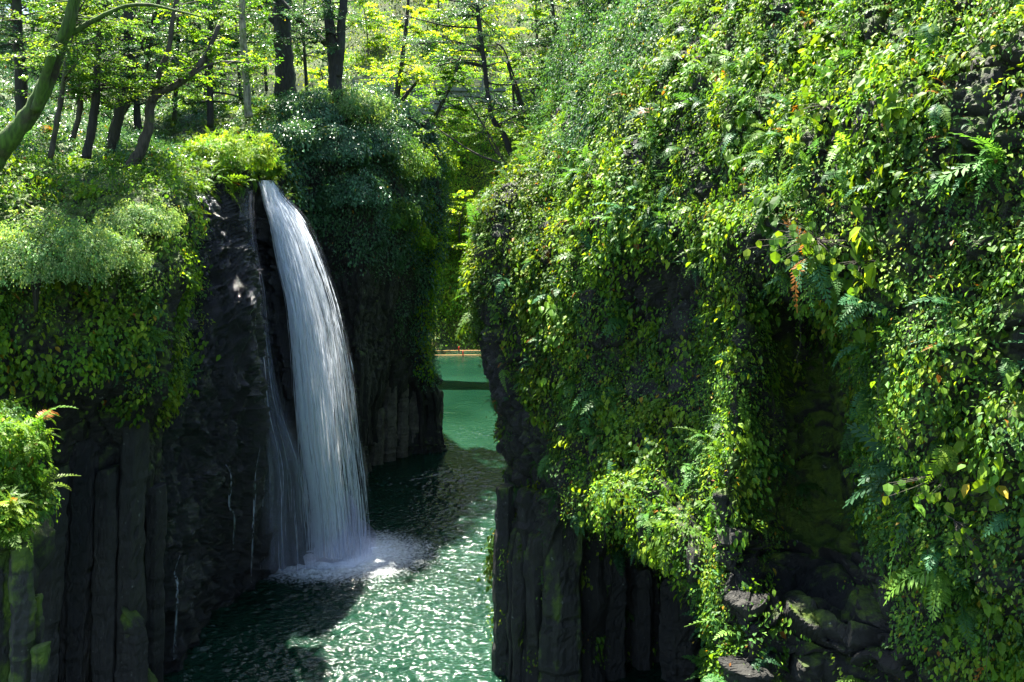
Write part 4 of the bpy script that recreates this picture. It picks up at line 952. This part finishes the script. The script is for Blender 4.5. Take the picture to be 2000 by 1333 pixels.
# big shade trees behind the fall
make_tree('big_dark_tree', 'broad dark trunk standing left of the forked one behind the waterfall', None, [([(556, 190), (556, 100), (552, 0), (550, -60)], [42, 36, 34, 32]), ([(552, 60), (512, 20), (480, -30)], [12, 10, 8])], 54, M_DARKBARK, 'dark', 24, .13, seed=30, crown=(.3, 1), limb_len=(2, 4.0), extra=2.5, twig_leaves=34, leafmat=M_GLOSS)
make_tree('forked_tree', 'big dark forked tree on top of the cliff right of the waterfall', None, [([(655, 195), (652, 130), (640, 60), (628, -50)], [30, 28, 20, 18]), ([(658, 150), (664, 80), (668, 20), (676, -50)], [20, 18, 16, 14]), ([(640, 88), (600, 55), (565, 20), (535, -20)], [13, 12, 10, 7])], 50, M_DARKBARK, 'dark', 26, .12, seed=31, crown=(.35, 1), limb_len=(2, 4.0), extra=2.5, twig_leaves=34, leafmat=M_GLOSS)
make_tree('bankside_tree', 'mossy-footed tree beside the bridge end on the left bank', None, [([(768, 260), (772, 200), (782, 140), (792, 70), (800, -20)], [18, 15, 10, 8, 6]), ([(770, 215), (800, 175), (822, 150)], [9, 7, 4])], 60, M_DARKBARK, 'glow', 24, .15, seed=32, crown=(.4, 1), limb_len=(1.5, 3.5), leafmat=M_THIN)
make_tree('leaning_tree', 'slim dark tree leaning left over the gorge with level branches', None,
    [([(1000, 305), (985, 265), (962, 230), (952, 170), (942, 90), (932, 0), (926, -60)], [13, 12, 10, 9, 9, 8, 7]), ([(940, 95), (880, 82), (800, 88)], [4, 3, 2]), ([(936, 55), (870, 50), (790, 30)], [4, 3, 2]), ([(938, 20), (900, 5), (850, -5)], [4, 3, 2]), ([(948, 130), (900, 120), (850, 130)], [4, 3, 2])],
    37, M_DARKBARK, 'dark', 60, .085, seed=33, crown=(.25, 1), limb_len=(1.4, 3.4), flat=.14, twig_leaves=24, leafmat=M_GLOSS)
make_tree('bankside_tree', 'leafy tree on the left bank spreading in front of the bridge', None, [([(835, 290), (850, 230), (880, 170), (900, 110)], [10, 8, 6, 4])], 64, M_DARKBARK, 'maple', 44, .15, seed=41, crown=(.1, 1), limb_len=(1.8, 4.0), flat=.3, twig_leaves=30)
make_tree('bankside_tree', 'dark leafy tree at the right end of the bridge', None, [([(1075, 300), (1060, 240), (1040, 180), (1030, 120)], [10, 8, 6, 4])], 60, M_DARKBARK, 'small', 40, .15, seed=42, crown=(.1, 1), limb_len=(1.6, 3.6), flat=.3, twig_leaves=28)
make_tree('leaning_sapling', 'thin multi-stemmed sapling arching left from the right cliff edge', None,
    [([(988, 322), (965, 280), (935, 230), (905, 185)], [4, 4, 3, 2]), ([(988, 322), (930, 300), (870, 262), (845, 240)], [5, 4, 3, 2]), ([(990, 320), (960, 285), (950, 250)], [4, 3, 2])], 34, M_BARK, 'small', 16, .09, seed=34, crown=(.4, 1), limb_len=(.6, 1.6), flat=.2, twig_leaves=14)
make_tree('twin_tree', 'short twin-stemmed dark tree on the shoulder of the right cliff', None, [([(1042, 272), (1022, 240), (1005, 215), (1000, 150)], [9, 8, 6, 5]), ([(1042, 272), (1030, 230), (1012, 190), (990, 120)], [9, 8, 7, 5]), ([(1030, 235), (990, 110), (970, 85)], [5, 4, 3])], 42, M_DARKBARK, 'small', 22, .1, seed=35, crown=(.4, 1), limb_len=(1, 2.6), twig_leaves=20)
make_tree('ridge_tree', 'thin pinkish stem with dark leaves above the right cliff shoulder', None, [([(1112, 160), (1098, 90), (1082, 40), (1074, -50)], [9, 8, 7, 6])], 38, M_BARK, 'dark', 34, .1, seed=36, crown=(.1, 1), limb_len=(1.2, 3), twig_leaves=26, leafmat=M_GLOSS)
make_tree('ridge_tree', 'dense dark-leaved tree at the top edge right of the thin pinkish stem', None, [([(1200, 70), (1185, 0), (1170, -60)], [14, 12, 10])], 34, M_DARKBARK, 'dark', 40, .095, seed=37, crown=(.0, 1), limb_len=(1.2, 2.6), twig_leaves=30, leafmat=M_GLOSS)

# trees standing farther back, one by one
far_lab = {0: 'sunlit yellow-green tree in the woods behind the bridge', 1: 'shady dark green tree in the woods behind the left grove'}
def on_ground(px, Y):
    x = (px - 1000) / F * Y
    if Y > 92: 
        q = hill_h(np.array([x]), np.array([Y]))[0]; return q
    return 19 + (Y - 40) * .22
nf = 0
for k, (px, Y) in enumerate([(20, 46), (110, 44), (190, 48), (270, 45), (340, 50), (410, 47), (60, 58), (170, 62), (300, 60), (400, 58), (470, 62), (-40, 50), (520, 70), (600, 66),
                             (700, 104), (760, 110), (820, 106), (880, 112), (940, 124), (1010, 110), (1070, 106), (640, 112), (560, 108), (1130, 118), (720, 124), (850, 126), (790, 98), (905, 101), (1050, 126), (480, 112), (380, 110), (1180, 108)]):
    g = 1 if Y < 75 else 0
    z = on_ground(px, Y); b = np.array([(px - 1000) / F * Y, Y, z - .3]); H = R.uniform(8, 12) if Y < 75 else R.uniform(8, 13)
    yb = HY + F * (CZ - b[2]) / Y; yt = HY + F * (CZ - b[2] - H) / Y; w0 = R.uniform(.25, .5) * F / Y
    mid = (px + R.uniform(-10, 10), (yb + yt) / 2)
    make_tree('woodland_tree', far_lab[0] if g == 0 else far_lab[1], 'woodland trees behind the left grove' if g else 'woodland trees behind the bridge',
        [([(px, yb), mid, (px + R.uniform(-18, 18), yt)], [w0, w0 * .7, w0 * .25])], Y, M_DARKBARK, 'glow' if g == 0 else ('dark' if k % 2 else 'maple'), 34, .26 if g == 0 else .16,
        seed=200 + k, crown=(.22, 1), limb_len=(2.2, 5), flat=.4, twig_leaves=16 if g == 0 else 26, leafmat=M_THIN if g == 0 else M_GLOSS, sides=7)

# ------------------------------------------------------------------ bushes
def bush(name, label, px, py, Y, rx, rz, pal, lsize, N, seed, mat, group=None, cat='bush', ferny=False, ry=None):
    c = P(px, py, Y); t = thing(name, label, cat, c - [0, 0, rz], group)
    r = np.random.default_rng(seed); L = Leaves(); mb = MB()
    d = unit(r.normal(size=(N, 3))); d[:, 2] = np.abs(d[:, 2]) * .9 - .25; d = unit(d)
    lump = 1 + .85 * fbm(d * 2.6 + seed, 4)
    rr = lump * (.55 + .45 * r.random(N) ** .35)
    p = c + d * rr[:, None] * np.array([rx, ry or rx * .8, rz])
    L2 = R.normal(size=(N, 3))
    clump_broad(L, p, unit(d + .2 * L2), 10, lsize * 1.4, lsize, pal=pal, out=lsize * 1.5, tm=T_SMALL, aspect=.8, dead=.004, tone=np.exp(.25 * fbm(d * 3 + seed, 2)))
    if ferny: clump_fern(L, p[:N // 8], d[:N // 8], 3, lsize * 5, pal='grass')
    for k in range(9):
        dd = unit(np.array([r.normal() * .7, r.normal() * .7, 1.])); e = c + dd * [rx * .8, rx * .6, rz * .8]
        tube(mb, np.array([c - [0, 0, rz], c - [0, 0, rz * .3] + dd * .15 * rx, e]), [.03 * rx, .02 * rx, .008], 5, N=8)
    L.build('leaves', mat, t); mb.build('stems', M_DARKBARK, t, smooth=True, col=False)
    return t
GB = 'bushes on the cliff right of the waterfall'
for k, a in enumerate([
    (600, 235, 48.5, 1.9, 1.3, 'dark', 'blue-green bush at the foot of the forked tree, upper left of its cluster'),
    (690, 215, 50, 2.0, 1.0, 'pale', 'pale silvery bush just under the forked tree trunk'),
    (645, 300, 46.6, 1.9, 1.4, 'dark', 'blue-green bush hanging right beside the waterfall lip'),
    (725, 290, 49.5, 2.0, 1.3, 'dark', 'wide blue-green bush in the middle of the cliff-top cluster'),
    (690, 385, 46.4, 1.7, 1.3, 'dark', 'drooping dark bush below the cliff-top cluster'),
    (790, 330, 52.5, 1.9, 1.5, 'small', 'dark bush toward the bridge side of the cliff'),
    (760, 430, 50.5, 1.6, 1.3, 'small', 'green bush halfway down the cliff face right of the waterfall'),
    (855, 335, 57.8, 1.2, 1.2, 'glow', 'bright yellow-green bush topping the far tip of the left cliff'),
    (815, 420, 55.5, 1.1, 1.4, 'glow', 'sunlit yellow-green bush at the far edge of the left cliff'),
    (800, 470, 53.5, 1.2, 1.0, 'glow', 'bright small bush below the sunlit edge bush'),
    (555, 275, 45, 1.5, .9, 'dark', 'dark bush behind the bright grassy mound at the lip')]):
    bush('cliff_bush', a[6], a[0], a[1], a[2], a[3], a[4], a[5], .13, 620, 300 + k, M_GLOSS if a[5] == 'dark' else M_LEAF, GB)
bush('grassy_mound', 'bright yellow-green grassy mound overhanging the waterfall lip', 440, 310, 36.5, 1.9, .9, 'glow', .075, 1200, 320, M_LEAF, ferny=True)
bush('grassy_mound', 'bright fern clump at the very edge where the water spills over', 505, 330, 39.8, 1.0, .7, 'maple', .075, 700, 321, M_LEAF, ferny=True)
bush('leafy_shrub', 'pale sunlit small-leaved shrub bulging at the left edge', 70, 520, 22.3, 1.5, 1.2, 'pale', .06, 1500, 322, M_LEAF, 'shrubs on the left bulge')
bush('leafy_shrub', 'round feathery green shrub on the left bulge nearest the dark rock', 265, 440, 25.6, 1.1, .7, 'pale', .055, 1100, 323, M_LEAF, 'shrubs on the left bulge')
bush('leafy_shrub', 'sunlit shrub draped across the middle of the left bulge', 175, 505, 23.3, 1.2, .9, 'pale', .06, 1300, 324, M_LEAF, 'shrubs on the left bulge')
bush('leafy_shrub', 'pale leafy shrub spilling over the near mossy columns', -82, 925, 18.0, 1.35, 1.2, 'maple', .085, 1500, 325, M_LEAF, 'shrubs on the left bulge', ferny=True, ry=.9)
bush('leafy_shrub', 'trailing yellow-green shrub just above the near mossy columns', -27, 1020, 17.2, .65, .55, 'broad', .085, 420, 326, M_LEAF, 'shrubs on the left bulge', ferny=True, ry=.5)
bush('leafy_shrub', 'small tuft reaching out beyond the near mossy columns toward the shade', 43, 985, 18.0, .5, .5, 'small', .07, 260, 327, M_LEAF, 'shrubs on the left bulge', ferny=True)
bush('leafy_shrub', 'ferny shrub at the left edge higher than the near column foliage', -42, 850, 19.5, .9, .7, 'small', .08, 700, 328, M_LEAF, 'shrubs on the left bulge', ferny=True)

# ------------------------------------------------------------------ individual ferns and leaf plants on the right cliff
def fern_plant(label, px, py, Y, size, n, seed, down=.6, side=0, pal='fern', group='large ferns on the right cliff'):
    r = np.random.default_rng(seed); c = P(px, py, Y); t = thing('fern', label, 'fern', c, group)
    for k in range(n):
        L = Leaves(); a = np.array([[side + r.normal() * .45, -.55 + r.normal() * .25, -down + r.normal() * .2]])
        nr = np.array([[r.normal() * .2 - .2, -.7, .6]]); s = size * r.uniform(.75, 1.15)
        L.add(c[None] + r.normal(size=(1, 3)) * .02, a, nr, s, s * 1.1, T_FERN[k % 3], pick(pal, 1, .15)); L.build('frond', M_LEAF, t)
def surfY(px, py):
    q = RS.reshape(-1, 3); x, y = proj(q); d = (x - px) ** 2 + (y - py) ** 2
    c = np.where(d < 200)[0]; return q[c, 1].min() - .25
for k, (x, y, s, n, dn, sdx, pal, lb) in enumerate([
    (1812, 45, .75, 5, .9, 0, 'fern', 'large hanging fern near the top right on bare rock'),
    (1835, 205, .5, 3, 1.0, 0, 'fern', 'hanging fern below the large one near the top right'),
    (1822, 345, .5, 3, 1.0, .1, 'fern', 'dark fern with drooping fronds, lowest in the column of three at the upper right'),
    (1690, 590, .8, 4, .25, -.9, 'fern', 'pale fern reaching left over the shadowed groove'),
    (1640, 545, .7, 4, .2, -.9, 'fern', 'light spray of fronds above the shadowed groove'),
    (1700, 760, .8, 5, .7, -.7, 'fern', 'fern pointing down left at the groove edge, mid height'),
    (1680, 830, .9, 4, .9, -.4, 'fern', 'long blue-green fern hanging lowest beside the groove'),
    (1850, 870, .6, 4, .5, -.4, 'grass', 'yellow-green fern right of the long hanging one'),
    (1545, 545, .5, 3, .2, -.7, 'fern', 'small fern springing over the dark knob above the groove'),
    (1840, 1120, .5, 4, .6, 0, 'grass', 'orange-tipped fern low on the right side'),
    (1780, 1120, .6, 4, .3, -.9, 'grass', 'fern reaching left at the foot of the right hand leaves'),
    (1960, 700, .45, 3, .9, 0, 'fern', 'small dark fern close to the right edge, mid height'),
    (1880, 1190, .6, 4, .5, .3, 'fern', 'broad fern near the lower right corner'),
    (1420, 110, .8, 5, .1, -.9, 'grass', 'bright fern arching left near the top of the right cliff'),
    (1330, 290, .8, 4, .4, -.9, 'fern', 'pale fern on the upper middle of the right cliff'),
    (1500, 260, .7, 4, .3, -.8, 'grass', 'yellowish fern on the upper middle right of the pale one'),
    (1060, 910, .5, 4, .6, -.2, 'fern', 'small fern low on the bare rock near the water'),
    (1640, 330, .6, 3, .6, -.6, 'fern', 'fern in the upper right between broad leaves')]):
    fern_plant(lb, x, y, surfY(x, y), s, n, 400 + k, dn, sdx, pal)
def leaf_plant(label, px, py, spread, size, n, seed):
    Y = surfY(px, py); c = P(px, py, Y); t = thing('broadleaf_plant', label, 'plant', c, 'broad-leaved plants on the right cliff')
    L = Leaves(); p = c + R.normal(size=(n, 3)) * [spread, spread * .35, spread * .5]
    ax = R.normal(size=(n, 3)) * .3 + [-.1, -.35, -.9]; nr = R.normal(size=(n, 3)) * .25 + [-.45, -.6, .55]
    l = size * np.exp(R.normal(size=n) * .22); L.add(p, ax, nr, l, l * .95, T_BROAD, pick('broad', n, .15)); L.build('leaves', M_LEAF, t)
    mb = MB()
    for q in p: tube(mb, np.array([c + [0, .25, .15], (c + q) / 2 + [0, 0, .1], q]), [.006, .005, .003], 4, N=6, cap=False)
    mb.build('stems', M_BARK, t, col=False)
for k, a in enumerate([(1600, 485, .55, .16, 70, 'cascade of big round yellow-green leaves above the dark groove'), (1690, 530, .35, .15, 26, 'smaller group of big leaves right of the round-leaved cascade'),
    (1560, 605, .08, .2, 3, 'single large leaf hanging alone in front of the dark groove'), (1660, 60, .35, .14, 26, 'broad leaves hanging near the top of the right cliff'),
    (1620, 220, .4, .14, 30, 'big pale leaves in the upper middle of the right cliff'), (1860, 950, .4, .14, 34, 'broad light leaves on the lower right side'),
    (1880, 1050, .3, .13, 20, 'cluster of leaves hanging under the lower right broad leaves'), (1700, 640, .2, .16, 12, 'few big leaves at the right rim of the groove')]):
    leaf_plant(a[5], a[0], a[1], a[2], a[3], a[4], 500 + k)

# ------------------------------------------------------------------ bridge, railing, person, ropes
M_STONE = plain('pale_stone', (.17, .18, .14), .85, .3, 1.2)
def box(mb, c, s):
    c = np.array(c, float); s = np.array(s, float) / 2
    v = np.array([[a, b, d] for a in (-1, 1) for b in (-1, 1) for d in (-1, 1)]) * s + c
    mb.add(v, [[0, 1, 3, 2], [4, 6, 7, 5], [0, 4, 5, 1], [2, 3, 7, 6], [0, 2, 6, 4], [1, 5, 7, 3]])
BY = 86.; bl, br = P(690, 180, BY), P(1160, 180, BY); zd = bl[2]
bt = thing('stone_bridge', 'pale stone arch bridge crossing the gorge behind the leaning tree', 'bridge', ((bl[0] + br[0]) / 2, BY, zd - 5))
mb = MB(); N = 60; xs = np.linspace(P(750, 0, BY)[0], P(1150, 0, BY)[0], N); xm = (xs[0] + xs[-1]) / 2; hw = (xs[-1] - xs[0]) / 2
arch = zd - 1.0 - 4.6 * ((xs - xm) / hw) ** 2
for Yf in (BY - .8, BY + .8):
    v = np.concatenate([np.stack([xs, np.full(N, Yf), arch], 1), np.stack([xs, np.full(N, Yf), np.full(N, zd - .02)], 1)])
    f = [[i, i + 1, N + i + 1, N + i] for i in range(N - 1)]; mb.add(v, f)
v = np.concatenate([np.stack([xs, np.full(N, BY - .8), arch], 1), np.stack([xs, np.full(N, BY + .8), arch], 1)])
mb.add(v, [[i, N + i, N + i + 1, i + 1] for i in range(N - 1)]); mb.build('arch', M_STONE, bt, col=False)
mb = MB(); box(mb, ((bl[0] + br[0]) / 2, BY, zd + .15), (br[0] - bl[0], 2.2, .34)); mb.build('deck', M_STONE, bt, col=False)
for s in (-.98, .98):
    mb = MB(); box(mb, ((bl[0] + br[0]) / 2, BY + s, zd + 1.25), (br[0] - bl[0], .2, .12)); box(mb, ((bl[0] + br[0]) / 2, BY + s, zd + .8), (br[0] - bl[0], .08, .08))
    for x in np.linspace(bl[0] + .2, br[0] - .2, 14): box(mb, (x, BY + s, zd + .78), (.16, .16, .88))
    mb.build('parapet', M_STONE, bt, col=False)
rl = thing('path_railing', 'pale wooden railing along the footpath on the far hillside', 'railing', P(955, 127, 117.4))
M_WOOD = plain('weathered_wood', (.42, .36, .27), .8)
for dz in (.95, .5):
    mb = MB(); a = P(860, 127, 117.3); b = P(1040, 127, 117.3); a[2] = b[2] = PATH_Z + dz; tube(mb, np.array([a, (a + b) / 2, b]), [.06] * 3, 6, N=20); mb.build('rail', M_WOOD, rl, col=False)
for x in np.linspace(P(865, 0, 117.3)[0], P(1035, 0, 117.3)[0], 8):
    mb = MB(); tube(mb, np.array([[x, 117.3, PATH_Z - .8], [x, 117.3, PATH_Z + .3], [x, 117.3, PATH_Z + 1.1]]), [.07] * 3, 6, N=6); mb.build('post', M_WOOD, rl, col=False)

def skin(name, verts, edges, radii, mat, parent, sub=2):
    me = bpy.data.meshes.new(name); me.from_pydata(verts, edges, []); o = bpy.data.objects.new(name, me); C.objects.link(o)
    o.parent = parent; m = o.modifiers.new('skin', 'SKIN'); m.use_smooth_shade = True
    for v, r in zip(me.skin_vertices[0].data, radii): v.radius = r if isinstance(r, tuple) else (r, r)
    me.skin_vertices[0].data[0].use_root = True
    s = o.modifiers.new('sub', 'SUBSURF'); s.levels = sub; s.render_levels = sub; me.materials.append(mat); return o
pc = P(955, 127, PATH_Y + .2); pc[2] = PATH_Z + .05
pe = thing('person', 'walker in a light blue shirt on the hillside path, facing left', 'person', pc)
M_SKIN = plain('skin', (.5, .3, .2), .6, .1); M_SHIRT = plain('blue_shirt', (.35, .5, .75), .8, .1); M_TROU = plain('dark_trousers', (.04, .045, .06), .9, .1); M_HAIR = plain('hair', (.02, .015, .012), .6, .1)
V = [(0, 0, .95), (0, 0, 1.15), (-.01, 0, 1.38), (-.02, 0, 1.5), (-.04, 0, 1.60), (-.05, 0, 1.70),
     (0, .18, 1.40), (.06, .24, 1.14), (-.08, .24, .92), (-.12, .24, .84), (0, -.18, 1.40), (-.05, -.24, 1.14), (-.2, -.24, .98), (-.27, -.24, .92),
     (0, .10, .88), (.03, .10, .50), (.14, .10, .10), (.02, .10, .03), (0, -.10, .88), (-.10, -.10, .50), (-.12, -.10, .09), (-.26, -.10, .03)]
E = [(0, 1), (1, 2), (2, 3), (3, 4), (4, 5), (2, 6), (6, 7), (7, 8), (8, 9), (2, 10), (10, 11), (11, 12), (12, 13), (0, 14), (14, 15), (15, 16), (16, 17), (0, 18), (18, 19), (19, 20), (20, 21)]
Rr = [(.15, .12), (.14, .11), (.16, .11), .055, .095, .08, .06, .045, .035, .04, .06, .045, .035, .04, .085, .06, .045, .04, .085, .06, .045, .04]
skin('body', V, E, Rr, M_SKIN, pe)
skin('shirt', [(0, 0, .96), (0, 0, 1.15), (-.01, 0, 1.38), (-.02, 0, 1.46), (0, .18, 1.40), (.05, .23, 1.18), (0, -.18, 1.40), (-.045, -.23, 1.18)], [(0, 1), (1, 2), (2, 3), (2, 4), (4, 5), (2, 6), (6, 7)], [(.18, .15), (.165, .135), (.18, .13), .07, .08, .065, .08, .065], M_SHIRT, pe)
skin('trousers', [(0, 0, .96), (0, .10, .86), (.03, .10, .50), (.13, .10, .12), (0, -.10, .86), (-.10, -.10, .50), (-.12, -.10, .12)], [(0, 1), (1, 2), (2, 3), (0, 4), (4, 5), (5, 6)], [(.165, .14), .105, .08, .065, .105, .08, .065], M_TROU, pe)
skin('hair', [(-.02, 0, 1.66), (-.03, 0, 1.72), (.03, 0, 1.62)], [(0, 1), (0, 2)], [.10, .085, .07], M_HAIR, pe)

M_ROPE = plain('orange_rope', (.65, .3, .03), .6, .1); M_FLOAT = plain('red_float', (.7, .06, .03), .4, .1)
for k, (py, lb) in enumerate([(695, 'orange float rope across the green water, nearer of the two'), (686, 'orange float rope close to the far shore')]):
    Y = F * CZ / (py - HY); rp = thing('float_rope', lb, 'rope', (-6, Y, 0), 'float ropes across the river'); x0, x1 = -12, 2
    mb = MB(); xs = np.linspace(x0, x1, 40); tube(mb, np.stack([xs, Y + .05 * np.sin(xs), np.full(40, .05)], 1), [.028] * 40, 6); mb.build('rope', M_ROPE, rp, col=False)
    for x in (-8.6, -5.2, -2.6) if k == 0 else (-5.8, -3.0):
        mb = MB(); tube(mb, np.array([[x, Y, -.1], [x, Y, .12], [x, Y, .34], [x, Y, .52]]), [.06, .09, .09, .03], 8, N=10); mb.build('float', M_FLOAT, rp, smooth=True, col=False)
